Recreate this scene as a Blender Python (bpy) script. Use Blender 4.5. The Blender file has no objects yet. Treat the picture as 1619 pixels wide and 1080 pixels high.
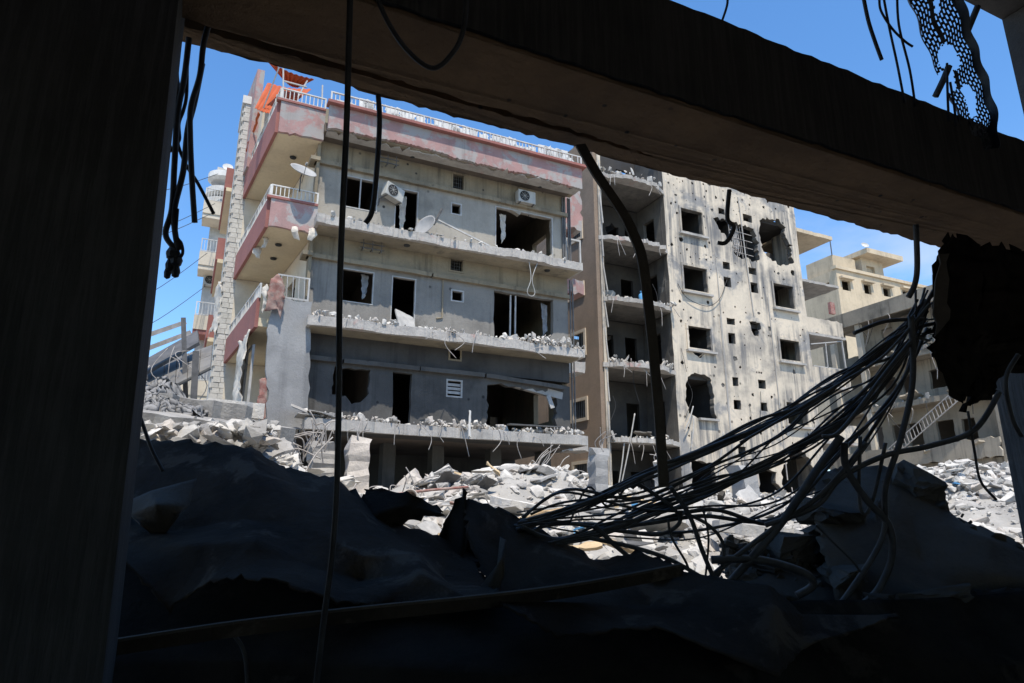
import bpy, bmesh, math, random
import numpy as np
from mathutils import Vector, Matrix, noise
from mathutils.geometry import tessellate_polygon

# ------------------------------------------------------------------ camera, sky, sun
scene = bpy.context.scene
COL = scene.collection
random.seed(7)
PIT, YAW, CZ = math.radians(15.5), math.radians(25.5), 1.6
cam = bpy.data.cameras.new('camera'); camo = bpy.data.objects.new('camera', cam); COL.objects.link(camo)
cam.sensor_width = 36; cam.lens = 24.0; cam.clip_start = 0.05; cam.clip_end = 3000
camo.location = (0, 0, CZ); camo.rotation_euler = (math.pi/2 + PIT, 0, -YAW)
scene.camera = camo
SUN_EL = math.radians(66); SX, SY = -0.24, -0.97          # towards the sun: behind and a little left
world = bpy.data.worlds.new('World'); scene.world = world; world.use_nodes = True
wn = world.node_tree.nodes; wl = world.node_tree.links
sky = wn.new('ShaderNodeTexSky'); sky.sky_type = 'NISHITA'; sky.sun_disc = False
sky.sun_elevation = SUN_EL; sky.sun_rotation = math.atan2(SX, SY); sky.altitude = 0
sky.air_density = 1.0; sky.dust_density = 0.2; sky.ozone_density = 3.0
hs_ = wn.new('ShaderNodeHueSaturation'); hs_.inputs['Saturation'].default_value = 1.2
wl.new(sky.outputs[0], hs_.inputs['Color']); tc = wn.new('ShaderNodeTexCoord'); mpw = wn.new('ShaderNodeMapping'); mpw.inputs['Scale'].default_value = (2.2, 2.2, 6.0); mpw.inputs['Location'].default_value = (.35, .1, 0)
cn = wn.new('ShaderNodeTexNoise'); cn.inputs['Scale'].default_value = 1.6; cn.inputs['Detail'].default_value = 7; cn.inputs['Roughness'].default_value = .55
wl.new(tc.outputs['Generated'], mpw.inputs['Vector']); wl.new(mpw.outputs[0], cn.inputs['Vector'])
cr1 = wn.new('ShaderNodeMapRange'); cr1.interpolation_type = 'SMOOTHSTEP'; cr1.inputs['From Min'].default_value = .48; cr1.inputs['From Max'].default_value = .72; wl.new(cn.outputs['Fac'], cr1.inputs['Value'])
sxw = wn.new('ShaderNodeSeparateXYZ'); wl.new(tc.outputs['Generated'], sxw.inputs[0])
cr2 = wn.new('ShaderNodeMapRange'); cr2.interpolation_type = 'SMOOTHSTEP'; cr2.inputs['From Min'].default_value = .46; cr2.inputs['From Max'].default_value = .28; cr2.inputs['To Max'].default_value = .55; wl.new(sxw.outputs['Z'], cr2.inputs['Value'])
cm_ = wn.new('ShaderNodeMath'); cm_.operation = 'MULTIPLY'; wl.new(cr1.outputs[0], cm_.inputs[0]); wl.new(cr2.outputs[0], cm_.inputs[1])
cx_ = wn.new('ShaderNodeMix'); cx_.data_type = 'RGBA'; wl.new(cm_.outputs[0], cx_.inputs[0]); wl.new(hs_.outputs[0], cx_.inputs[6]); cx_.inputs[7].default_value = (3.3, 3.5, 3.8, 1)
wl.new(cx_.outputs[2], wn['Background'].inputs[0]); wn['Background'].inputs[1].default_value = 0.15
sl = bpy.data.lights.new('sun', 'SUN'); sl.energy = 3.5; sl.angle = math.radians(0.53); sl.color = (1.0, 0.93, 0.82)
so = bpy.data.objects.new('sun', sl); COL.objects.link(so)
_s = Vector((SX, SY, 0)).normalized()*math.cos(SUN_EL) + Vector((0, 0, math.sin(SUN_EL)))
so.rotation_euler = _s.to_track_quat('Z', 'Y').to_euler()
scene.view_settings.view_transform = 'Standard'; scene.view_settings.look = 'None'
scene.view_settings.exposure = 0.8; scene.view_settings.gamma = 1.0

# ------------------------------------------------------------------ surveying helpers
def ray(px, py):
    xc = (px-809.5)/1079.0; yc = (540-py)/1079.0
    Y = math.cos(PIT)-yc*math.sin(PIT); Z = math.sin(PIT)+yc*math.cos(PIT)
    return Vector((xc*math.cos(YAW)+Y*math.sin(YAW), -xc*math.sin(YAW)+Y*math.cos(YAW), Z))
def P(px, py, w):            # point on the upright plane y = w
    r = ray(px, py); return Vector((0, 0, CZ)) + r*(w/r.y)
def D(px, py, d):            # point at distance d
    return Vector((0, 0, CZ)) + ray(px, py)*d

# ------------------------------------------------------------------ materials
def mat(name, c1, c2=None, scale=1.5, rough=0.9, bump=0.3, bscale=18, streak=0.0, streak_col=(.05, .05, .052),
        spots=0.0, patch=None, patch_amt=0.5, patch_scale=0.7, grain=None, metal=0.0, dust=0.0, sr=(.47, .72), spec=.25):
    m = bpy.data.materials.new(name); m.use_nodes = True
    N = m.node_tree.nodes; L = m.node_tree.links; b = N['Principled BSDF']
    b.inputs['Roughness'].default_value = rough; b.inputs['Metallic'].default_value = metal
    b.inputs['Specular IOR Level'].default_value = spec
    c2 = c2 or tuple(x*0.78 for x in c1)
    geo = N.new('ShaderNodeNewGeometry')
    oi = N.new('ShaderNodeObjectInfo')
    def nz(sc, det=6, ro=.6, vec=None, dist=0.0):
        n = N.new('ShaderNodeTexNoise'); n.inputs['Scale'].default_value = sc; n.inputs['Detail'].default_value = det
        n.inputs['Roughness'].default_value = ro; n.inputs['Distortion'].default_value = dist
        L.new(vec or geo.outputs['Position'], n.inputs['Vector']); return n.outputs['Fac']
    def ramp(f, a, bb):
        r = N.new('ShaderNodeMapRange'); r.inputs['From Min'].default_value = a; r.inputs['From Max'].default_value = bb
        r.interpolation_type = 'SMOOTHSTEP'; L.new(f, r.inputs['Value']); return r.outputs['Result']
    def mix(f, A, B):
        x = N.new('ShaderNodeMix'); x.data_type = 'RGBA'
        if isinstance(f, float): x.inputs['Factor'].default_value = f
        else: L.new(f, x.inputs['Factor'])
        for s, v in (('A', A), ('B', B)):
            i = [k for k in x.inputs if k.name == s and k.type == 'RGBA'][0]
            if isinstance(v, tuple): i.default_value = (*v, 1)
            else: L.new(v, i)
        return [k for k in x.outputs if k.type == 'RGBA'][0]
    def mul(f, k):
        x = N.new('ShaderNodeMath'); x.operation = 'MULTIPLY'; L.new(f, x.inputs[0])
        if isinstance(k, float): x.inputs[1].default_value = k
        else: L.new(k, x.inputs[1])
        return x.outputs[0]
    col = mix(ramp(nz(scale, 8, .62), .35, .68), c1, c2)
    # fine mottling
    col = mix(mul(ramp(nz(scale*11, 5, .7), .45, .75), 0.35), col, tuple(x*0.62 for x in c1))
    if patch:
        col = mix(mul(ramp(nz(patch_scale, 7, .68, dist=.4), 1-patch_amt-.04, 1-patch_amt+.06), 0.92), col, patch)
    if streak:
        mp = N.new('ShaderNodeMapping'); mp.inputs['Scale'].default_value = (3.2, 3.2, .16)
        L.new(geo.outputs['Position'], mp.inputs['Vector'])
        s1 = ramp(nz(1.0, 7, .65, mp.outputs['Vector']), *sr)
        s2 = ramp(nz(.33, 4, .6), .38, .6)
        col = mix(mul(mul(s1, s2), streak), col, streak_col)
        s3 = ramp(nz(.42, 6, .62), .52, .72)
        col = mix(mul(s3, streak*.75), col, streak_col)
    if spots:
        v = N.new('ShaderNodeTexVoronoi'); v.inputs['Scale'].default_value = spots; v.inputs['Randomness'].default_value = 1
        L.new(geo.outputs['Position'], v.inputs['Vector'])
        hit = ramp(v.outputs['Distance'], .16, .07)
        sparse = ramp(nz(.9, 3), .45, .62)
        hit = mul(hit, sparse)
        col = mix(hit, col, (.03, .03, .03))
    if dust:
        sx = N.new('ShaderNodeSeparateXYZ'); L.new(geo.outputs['Normal'], sx.inputs[0])
        d = mul(ramp(sx.outputs['Z'], .25, .8), dust); col = mix(d, col, (.52, .51, .49))
    hsv = N.new('ShaderNodeHueSaturation'); L.new(col, hsv.inputs['Color'])
    vr = N.new('ShaderNodeMapRange'); L.new(oi.outputs['Random'], vr.inputs['Value'])
    vr.inputs['To Min'].default_value = .9; vr.inputs['To Max'].default_value = 1.08; L.new(vr.outputs[0], hsv.inputs['Value'])
    L.new(hsv.outputs[0], b.inputs['Base Color'])
    bp = N.new('ShaderNodeBump'); bp.inputs['Strength'].default_value = bump; bp.inputs['Distance'].default_value = 0.03
    if grain:
        mp2 = N.new('ShaderNodeMapping'); mp2.inputs['Scale'].default_value = grain
        L.new(geo.outputs['Position'], mp2.inputs['Vector'])
        gn = nz(1.0, 8, .7, mp2.outputs['Vector']); L.new(gn, bp.inputs['Height'])
        hsv2 = mix(ramp(gn, .42, .62), tuple(x*.35 for x in c1), tuple(x*1.25 for x in c1)); fin = mix(.35, hsv.outputs[0], hsv2); L.new(fin, b.inputs['Base Color'])
    else:
        L.new(nz(bscale, 9, .7), bp.inputs['Height'])
    L.new(bp.outputs[0], b.inputs['Normal'])
    return m
M = {}
M['ground'] = mat('ground_dust', (.40, .38, .345), (.30, .285, .26), 1.2, bump=.9, bscale=7)
M['rubble'] = mat('rubble_concrete', (.58, .55, .50), (.42, .40, .365), 2.2, bump=.8, bscale=12)
M['rubble_dark'] = mat('rubble_dusty', (.34, .325, .30), (.23, .22, .205), 2.0, bump=.8, bscale=12)
M['rubble_warm'] = mat('rubble_block', (.52, .47, .41), (.42, .38, .34), 2.0, bump=.8, bscale=12)
M['concrete'] = mat('raw_concrete', (.43, .405, .37), (.32, .305, .28), 1.6, bump=.5, streak=.35)
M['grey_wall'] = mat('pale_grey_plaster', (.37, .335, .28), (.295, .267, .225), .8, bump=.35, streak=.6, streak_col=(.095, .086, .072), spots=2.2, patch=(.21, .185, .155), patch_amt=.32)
M['grey_wall_mid'] = mat('mid_grey_plaster', (.25, .232, .205), (.195, .182, .163), .8, bump=.35, streak=.6, streak_col=(.06, .056, .05), spots=2.2, patch=(.13, .12, .105), patch_amt=.34)
M['grey_wall_dark'] = mat('dark_grey_plaster', (.115, .11, .102), (.08, .077, .072), .8, bump=.35, streak=.7, streak_col=(.028, .027, .026), spots=2.2, patch=(.16, .15, .135), patch_amt=.28)  # plaster tone steps darker on each lower storey
M['upper_dark'] = mat('dark_tan_plaster', (.085, .082, .078), (.06, .058, .056), .9, bump=.25, streak=.7, streak_col=(.025, .025, .025))
M['upper_wall'] = mat('tan_grey_plaster', (.28, .232, .16), (.205, .172, .122), .9, bump=.35, streak=.8, streak_col=(.06, .053, .042), spots=2.4)
M['panel_wall'] = mat('light_grey_render', (.33, .325, .315), (.26, .256, .248), 1.1, bump=.45, streak=.45, streak_col=(.1, .1, .1), patch=(.40, .395, .385), patch_amt=.38)
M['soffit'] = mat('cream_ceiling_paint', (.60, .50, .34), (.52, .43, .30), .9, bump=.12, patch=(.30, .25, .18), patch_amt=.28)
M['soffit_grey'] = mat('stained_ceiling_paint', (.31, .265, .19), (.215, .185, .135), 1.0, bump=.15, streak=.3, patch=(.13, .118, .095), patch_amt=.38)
M['cream'] = mat('cream_side_wall', (.60, .53, .42), (.52, .455, .36), .7, bump=.15, streak=.3, streak_col=(.24, .2, .16))
M['pink'] = mat('faded_pink_render', (.39, .235, .215), (.32, .195, .18), 1.3, bump=.35, patch=(.33, .315, .295), patch_amt=.49, patch_scale=1.6, streak=.55, streak_col=(.15, .125, .115))
M['red'] = mat('brick_red_render', (.30, .125, .105), (.25, .105, .09), 1.0, bump=.25, streak=.4, streak_col=(.13, .09, .08))
M['white'] = mat('white_paint', (.60, .585, .55), (.46, .45, .42), 2.5, bump=.15, rough=.6, streak=.3, streak_col=(.25, .23, .2))
M['stone'] = mat('pale_stone_cladding', (.50, .475, .43), (.42, .40, .36), 3.0, bump=.5)
M['slab_edge'] = mat('broken_slab_edge', (.42, .39, .35), (.31, .29, .265), 2.5, bump=.9, bscale=9, patch=(.38, .25, .22), patch_amt=.38, patch_scale=1.2)
M['b_wall'] = mat('soot_streaked_cream_render', (.60, .515, .40), (.51, .44, .345), .8, bump=.4, streak=1.0, streak_col=(.14, .137, .134), spots=1.5, patch=(.24, .235, .228), patch_amt=.44, patch_scale=.45, sr=(.38, .62))
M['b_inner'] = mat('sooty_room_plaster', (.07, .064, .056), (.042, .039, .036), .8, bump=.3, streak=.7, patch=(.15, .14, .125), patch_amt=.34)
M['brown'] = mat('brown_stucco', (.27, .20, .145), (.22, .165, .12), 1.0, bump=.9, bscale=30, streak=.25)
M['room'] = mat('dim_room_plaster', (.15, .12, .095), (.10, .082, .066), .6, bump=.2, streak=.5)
M['sand'] = mat('sandy_render', (.56, .455, .315), (.47, .385, .27), .5, bump=.2, streak=.45, streak_col=(.2, .16, .12))
M['e_wall'] = mat('weathered_beige_render', (.36, .31, .24), (.27, .235, .185), .6, bump=.3, streak=.85, streak_col=(.07, .065, .055))
M['frame'] = mat('window_frame_paint', (.44, .425, .40), (.33, .32, .30), 4, bump=.1, rough=.6, streak=.4, streak_col=(.15, .14, .13))
M['shade_and_char'] = mat('shade_and_char_block', (.095, .085, .072), (.06, .054, .047), 3, bump=.9, bscale=9, spec=.04)  # dusty grey rubble darkened for shade; truly charred only on the beam ends
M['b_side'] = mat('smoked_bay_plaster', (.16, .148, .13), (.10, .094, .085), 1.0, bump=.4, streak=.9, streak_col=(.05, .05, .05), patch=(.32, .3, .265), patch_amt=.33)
M['beige_trim'] = mat('beige_trim', (.58, .48, .36), (.5, .42, .32), 2, bump=.2)
M['dark_void'] = mat('dark_board', (.03, .028, .026), (.02, .02, .02), 2)
M['steel'] = mat('grey_steel', (.14, .135, .13), (.09, .088, .085), 4, rough=.6, bump=.15, metal=.2)
M['rebar'] = mat('dusty_rebar', (.42, .39, .36), (.28, .25, .22), 6, rough=.8)
M['orange'] = mat('orange_awning', (.42, .085, .025), (.34, .07, .02), 1.4, bump=.15, rough=.7)
M['ac'] = mat('air_conditioner_casing', (.46, .45, .41), (.38, .37, .34), 2, rough=.5, bump=.05, streak=.4)
M['fan'] = mat('dark_fan_plastic', (.05, .05, .05), (.035, .035, .035), 3)
M['dish'] = mat('satellite_dish_paint', (.34, .34, .34), (.27, .27, .27), 3, rough=.5, bump=.05)
M['cloth_grey'] = mat('dusty_grey_cloth', (.27, .265, .26), (.17, .168, .165), 5, bump=.4)
M['cloth_red'] = mat('dusty_maroon_cloth', (.24, .11, .09), (.33, .25, .21), 5, bump=.3)
M['cloth_cream'] = mat('cream_curtain', (.58, .53, .45), (.46, .41, .35), 5, bump=.3)
M['blue'] = mat('blue_plastic', (.12, .36, .62), (.1, .3, .55), 3, rough=.4, bump=.02)
M['wood'] = mat('raw_timber', (.55, .42, .26), (.45, .33, .2), 4, bump=.2)
M['cable'] = mat('dusty_black_cable', (.055, .052, .05), (.025, .024, .024), 9, rough=.6, bump=.2, dust=.18)
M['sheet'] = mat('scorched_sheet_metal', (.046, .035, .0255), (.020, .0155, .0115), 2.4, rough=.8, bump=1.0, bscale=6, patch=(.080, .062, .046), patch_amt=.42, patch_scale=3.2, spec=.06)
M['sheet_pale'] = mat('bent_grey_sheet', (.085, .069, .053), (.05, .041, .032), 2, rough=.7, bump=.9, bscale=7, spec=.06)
M['black'] = mat('charred_and_shade_black', (.026, .022, .018), (.012, .0105, .009), 3, bump=.8, patch=(.04, .034, .027), patch_amt=.4, patch_scale=3, spec=.04)
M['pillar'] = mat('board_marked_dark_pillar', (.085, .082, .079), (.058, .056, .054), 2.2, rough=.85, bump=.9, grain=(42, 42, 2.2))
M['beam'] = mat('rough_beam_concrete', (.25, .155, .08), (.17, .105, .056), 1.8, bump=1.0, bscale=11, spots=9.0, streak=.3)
M['beam_face'] = mat('board_marked_shade_face', (.075, .068, .058), (.05, .046, .04), 2.0, bump=.8, grain=(34, 34, 1.4))
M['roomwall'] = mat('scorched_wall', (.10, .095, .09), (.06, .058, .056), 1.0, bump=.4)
M['tray'] = mat('galvanised_tray', (.10, .105, .11), (.07, .072, .078), 5, rough=.6, metal=.2)
M['roofmetal'] = mat('canopy_panel_metal', (.20, .185, .16), (.14, .13, .115), 2, rough=.6, bump=.2, streak=.4)
M['glass'] = mat('window_glass', (.10, .14, .18), (.08, .11, .15), 2, rough=.08, bump=.0)
M['sign_red'] = mat('red_painted_wall', (.24, .075, .06), (.30, .2, .17), 2)

# ------------------------------------------------------------------ mesh helpers
class MB:
    def __init__(s): s.v = []; s.f = []
    def add(s, vs, fs):
        o = len(s.v); s.v += [tuple(x) for x in vs]; s.f += [tuple(i+o for i in f) for f in fs]; return s
    def box(s, x0, x1, y0, y1, z0, z1, sk=0.0):        # sk: the plan is skewed du = sk*(y - 20.6)
        def q(x, y): return x + sk*(y-20.6)
        vs = [(q(x, y), y, z) for z in (z0, z1) for (x, y) in ((x0, y0), (x1, y0), (x1, y1), (x0, y1))]
        return s.add(vs, [(3, 2, 1, 0), (4, 5, 6, 7), (0, 1, 5, 4), (1, 2, 6, 5), (2, 3, 7, 6), (3, 0, 4, 7)])
    def bar(s, a, b, t, t2=None):
        a = Vector(a); b = Vector(b); t2 = t2 or t; d = (b-a).normalized()
        up = Vector((0, 0, 1)) if abs(d.z) < .9 else Vector((0, 1, 0))
        x = d.cross(up).normalized()*t/2; y = d.cross(x).normalized()*t2/2
        vs = [p+i*x+j*y for p in (a, b) for i, j in ((-1, -1), (1, -1), (1, 1), (-1, 1))]
        return s.add(vs, [(0, 1, 2, 3), (7, 6, 5, 4), (0, 4, 5, 1), (1, 5, 6, 2), (2, 6, 7, 3), (3, 7, 4, 0)])
    def tube(s, pts, r, n=6, taper=None):
        pts = [Vector(p) for p in pts]; k = len(pts); o = len(s.v); prev = None
        for i, p in enumerate(pts):
            t = (pts[min(i+1, k-1)]-pts[max(i-1, 0)]); t = t.normalized() if t.length > 1e-6 else Vector((0, 0, 1))
            if prev is None: prev = t.orthogonal().normalized()
            x = (prev - t*prev.dot(t)); x = x.normalized() if x.length > 1e-5 else t.orthogonal().normalized(); prev = x; y = t.cross(x)
            rr = r*(1 if not taper else taper[i])
            for j in range(n):
                a = 2*math.pi*j/n; s.v.append(tuple(p + x*math.cos(a)*rr + y*math.sin(a)*rr))
        for i in range(k-1):
            for j in range(n):
                s.f.append((o+i*n+j, o+i*n+(j+1) % n, o+(i+1)*n+(j+1) % n, o+(i+1)*n+j))
        s.f.append(tuple(o+j for j in reversed(range(n)))); s.f.append(tuple(o+(k-1)*n+j for j in range(n)))
        return s
    def disc_lathe(s, c, axis, prof, n=20):      # prof: list of (radius, offset along axis)
        axis = Vector(axis).normalized(); x = axis.orthogonal().normalized(); y = axis.cross(x); o = len(s.v); c = Vector(c)
        for (r, h) in prof:
            for j in range(n):
                a = 2*math.pi*j/n; s.v.append(tuple(c + axis*h + x*math.cos(a)*r + y*math.sin(a)*r))
        for i in range(len(prof)-1):
            for j in range(n):
                s.f.append((o+i*n+j, o+i*n+(j+1) % n, o+(i+1)*n+(j+1) % n, o+(i+1)*n+j))
        return s
    def panel(s, loops, t, fn):
        """flat panel with holes: loops of (a, b); fn(a, b, depth) gives the point"""
        tri = tessellate_polygon([[Vector((a, b, 0)) for a, b in lp] for lp in loops])
        flat = [p for lp in loops for p in lp]; n = len(flat); o = len(s.v)
        s.v += [tuple(fn(a, b, 0)) for a, b in flat] + [tuple(fn(a, b, t)) for a, b in flat]
        for t3 in tri:
            s.f.append(tuple(o+i for i in t3)); s.f.append(tuple(o+n+i for i in reversed(t3)))
        k = 0
        for lp in loops:
            m = len(lp)
            for i in range(m):
                a = k+i; b = k+(i+1) % m; s.f.append((o+a, o+b, o+n+b, o+n+a))
            k += m
        return s
    def mesh(s, name, m, smooth=False):
        me = bpy.data.meshes.new(name); me.from_pydata(s.v, [], s.f); me.update()
        bm = bmesh.new(); bm.from_mesh(me); bmesh.ops.recalc_face_normals(bm, faces=bm.faces); bm.to_mesh(me); bm.free()
        if m: me.materials.append(M[m] if isinstance(m, str) else m)
        if smooth:
            for p in me.polygons: p.use_smooth = True
        return me
    def build(s, name, m, parent=None, smooth=False):
        return link(name, s.mesh(name, m, smooth), parent)
def link(name, me, parent=None, loc=None, rot=None, sc=None):
    o = bpy.data.objects.new(name, me); COL.objects.link(o)
    if parent: o.parent = parent
    if loc is not None: o.location = loc
    if rot is not None: o.rotation_euler = rot
    if sc is not None: o.scale = sc
    return o
def tag(o, label=None, cat=None, group=None, kind=None):
    if label: o['label'] = label
    if cat: o['category'] = cat; o['kind'] = 'thing'
    if group: o['group'] = group
    if kind: o['kind'] = kind
    return o
def thing(name, label, cat, group=None):
    o = bpy.data.objects.new(name, None); COL.objects.link(o); o.empty_display_size = .2
    return tag(o, label, cat, group)
def rect(a0, a1, b0, b1): return [(a0, b0), (a1, b0), (a1, b1), (a0, b1)]
def jag(loop, step=.25, amp=.02, seed=0, closed=True):
    rnd = random.Random(seed); out = []; n = len(loop)
    for i in range(n if closed else n-1):
        a = Vector(loop[i]); b = Vector(loop[(i+1) % n]); L = (b-a).length; k = max(1, int(L/step))
        nrm = Vector((-(b-a).y, (b-a).x)).normalized() if L > 1e-6 else Vector((0, 0))
        for j in range(k):
            p = a.lerp(b, (j+(rnd.uniform(-.3, .3) if j else 0))/k); d = rnd.gauss(0, 1)*amp
            out.append(tuple(p + nrm*d))
    if not closed: out.append(tuple(loop[-1]))
    return out
def blob(pts, amp=.06, seed=0, step=.18): return jag(pts, step, amp, seed)
def wplane(w): return lambda a, b, t: (a, w+t, b)                    # wall facing the street
def uplane(u, sk=0.0): return lambda a, b, t: (u+t+sk*(a-20.6), a, b)  # wall seen from the left
def zplane(z): return lambda a, b, t: (a, b, z-t)
def cr(pts, n=8):
    pts = [Vector(p) for p in pts]; out = []
    for i in range(len(pts)-1):
        p0 = pts[max(i-1, 0)]; p1 = pts[i]; p2 = pts[i+1]; p3 = pts[min(i+2, len(pts)-1)]
        for j in range(n):
            t = j/n
            out.append(.5*((2*p1)+(-p0+p2)*t+(2*p0-5*p1+4*p2-p3)*t*t+(-p0+3*p1-3*p2+p3)*t**3))
    out.append(pts[-1]); return out

# chunk templates
def chunk_mesh(name, seed, m, flat=1.0, npt=13, rough=0):
    rnd = random.Random(seed); bm = bmesh.new()
    for _ in range(npt):
        v = Vector((rnd.uniform(-1, 1), rnd.uniform(-1, 1), rnd.uniform(-1, 1)))
        mx = max(abs(v.x), abs(v.y), abs(v.z)); v *= rnd.uniform(.72, 1.0)/mx
        bm.verts.new((v.x*.5, v.y*.5, v.z*.5*flat))
    r = bmesh.ops.convex_hull(bm, input=bm.verts)
    bmesh.ops.delete(bm, geom=[g for g in r['geom_interior'] if isinstance(g, bmesh.types.BMVert)], context='VERTS')
    for lv in range(rough):
        bmesh.ops.subdivide_edges(bm, edges=bm.edges[:], cuts=1, use_grid_fill=True)
        bmesh.ops.triangulate(bm, faces=bm.faces[:])
        for v in bm.verts: v.co += Vector((rnd.gauss(0, 1), rnd.gauss(0, 1), rnd.gauss(0, flat)))*(.035/(lv+1)**.8)
    me = bpy.data.meshes.new(name); bm.to_mesh(me); bm.free(); me.materials.append(M[m]); return me
TEMPL = []
for i in range(14):
    me = chunk_mesh('tmp', 100+i, 'rubble', random.Random(i).uniform(.45, 1.0), 18)
    TEMPL.append((np.array([v.co[:] for v in me.vertices]), [tuple(p.vertices) for p in me.polygons])); bpy.data.meshes.remove(me)
def scatter_mesh(name, items, mats, parent=None):
    """items: (location, size, rotation euler, template, material index)"""
    V = []; Fc = []; mi = []; o = 0
    for loc, size, rot, k, m in items:
        tv, tf = TEMPL[k % len(TEMPL)]
        R = np.array(Matrix.Rotation(rot[2], 3, 'Z') @ Matrix.Rotation(rot[1], 3, 'Y') @ Matrix.Rotation(rot[0], 3, 'X'))
        V.append((tv*np.array(size)) @ R.T + np.array(loc)); Fc += [tuple(i+o for i in f) for f in tf]; mi += [m]*len(tf); o += len(tv)
    me = bpy.data.meshes.new(name); me.from_pydata(np.concatenate(V).tolist(), [], Fc)
    for m in mats: me.materials.append(M[m])
    me.polygons.foreach_set('material_index', mi); me.update()
    return link(name, me, parent)
def rrot(rnd): return (rnd.uniform(0, 6.28), rnd.uniform(0, 6.28), rnd.uniform(0, 6.28))
def lrot(rnd): return (rnd.gauss(0, .3), rnd.gauss(0, .3), rnd.uniform(0, 6.28))

# ------------------------------------------------------------------ ground and rubble terrain
CTRL = [(3.4, 12, 1.95), (6.8, 17, 2.9), (9.4, 17.5, 3.3), (8.2, 16.6, 3.1), (5.1, 12, 1.85), (7.6, 13, 1.95), (10.6, 15, 2.2), (13.5, 16, 2.1), (16.9, 17, 2.0),
        (19.4, 17, 1.85), (7.0, 10, 1.4), (7.1, 8.5, .95), (8.9, 9, 1.1), (10.7, 10, 1.35), (2.7, 9, 1.4), (2.2, 14, 2.3), (3.4, 15, 2.2),
        (-.4, 12, 2.75), (.6, 13, 2.95), (-3, 12, 2.6), (-6, 12, 2.4), (-1.5, 17, 3.2), (0, 19, 3.6), (1.2, 19.5, 3.7), (-3, 20, 3.2), (-3, 30, 3.2),
        (20.6, 14, 3.3), (20.6, 12, 2.8), (17.2, 11, 2.2), (24, 14, 3.6), (28, 18, 4.0), (32, 20, 4.3), (35, 24, 4.5), (30, 14, 4.2), (14, 9, 1.5), (12, 7, .9),
        (20.3, 22, 2.9), (14.2, 20, 2.75), (14.2, 22, 3.0), (5, 19, 2.2), (8, 20, 2.3), (11, 20.5, 2.5), (8, 24, 1.6), (25, 23, 2.9), (29, 24, 3.0), (22, 24.3, 3.1), (26, 19, 2.4),
        (22, 28, 2.6), (0, 5, .2), (4, 5, .2), (8, 5.5, .3), (-4, 6, .5), (2, 7, .8), (5, 7, .7), (12, 4, .4), (-8, 20, 3), (-8, 5, .3), (34, 32, 3.5)]
CT = np.array(CTRL)
def vnoise(x, y, s): return noise.noise(Vector((x*s, y*s, 3.7*s)))
def terr(x, y):
    d2 = (CT[:, 0]-x)**2 + (CT[:, 1]-y)**2 + .6
    wt = d2**-1.9; z = float((wt*CT[:, 2]).sum()/wt.sum())
    return z + .22*vnoise(x, y, .7) + .13*vnoise(x+9, y, 1.9) + .06*abs(vnoise(x, y+5, 4.7))
X0, X1, Y0, Y1, ST = -9.0, 37.0, 3.3, 34.0, .17
nx = int((X1-X0)/ST)+1; ny = int((Y1-Y0)/ST)+1
gx = X0+np.arange(nx)*ST; gy = Y0+np.arange(ny)*ST
GX, GY = np.meshgrid(gx, gy)
num = np.zeros_like(GX); den = np.zeros_like(GX)
for cx, cy, cz in CTRL:
    wt = ((GX-cx)**2+(GY-cy)**2+.6)**-1.9; num += wt*cz; den += wt
GZ = num/den
GZ += np.array([[.22*vnoise(x, y, .7)+.13*vnoise(x+9, y, 1.9)+.06*abs(vnoise(x, y+5, 4.7)) for x in gx] for y in gy])
rv = np.stack([GX, GY, GZ], -1).reshape(-1, 3)
rf = [(j*nx+i, j*nx+i+1, (j+1)*nx+i+1, (j+1)*nx+i) for j in range(ny-1) for i in range(nx-1)]
me = bpy.data.meshes.new('rubble_ground'); me.from_pydata(rv.tolist(), [], rf); me.materials.append(M['ground'])
tag(link('rubble_ground', me), kind='structure')
g = MB(); g.add([(-800, -800, -.02), (1200, -800, -.02), (1200, 1500, -.02), (-800, 1500, -.02)], [(0, 1, 2, 3)])
tag(g.build('ground', 'ground'), kind='structure')
def gz(x, y):
    i = min(max((x-X0)/ST, 0), nx-1.001); j = min(max((y-Y0)/ST, 0), ny-1.001); a = int(i); b = int(j); fx = i-a; fy = j-b
    return float((GZ[b, a]*(1-fx)+GZ[b, a+1]*fx)*(1-fy)+(GZ[b+1, a]*(1-fx)+GZ[b+1, a+1]*fx)*fy)

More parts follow.
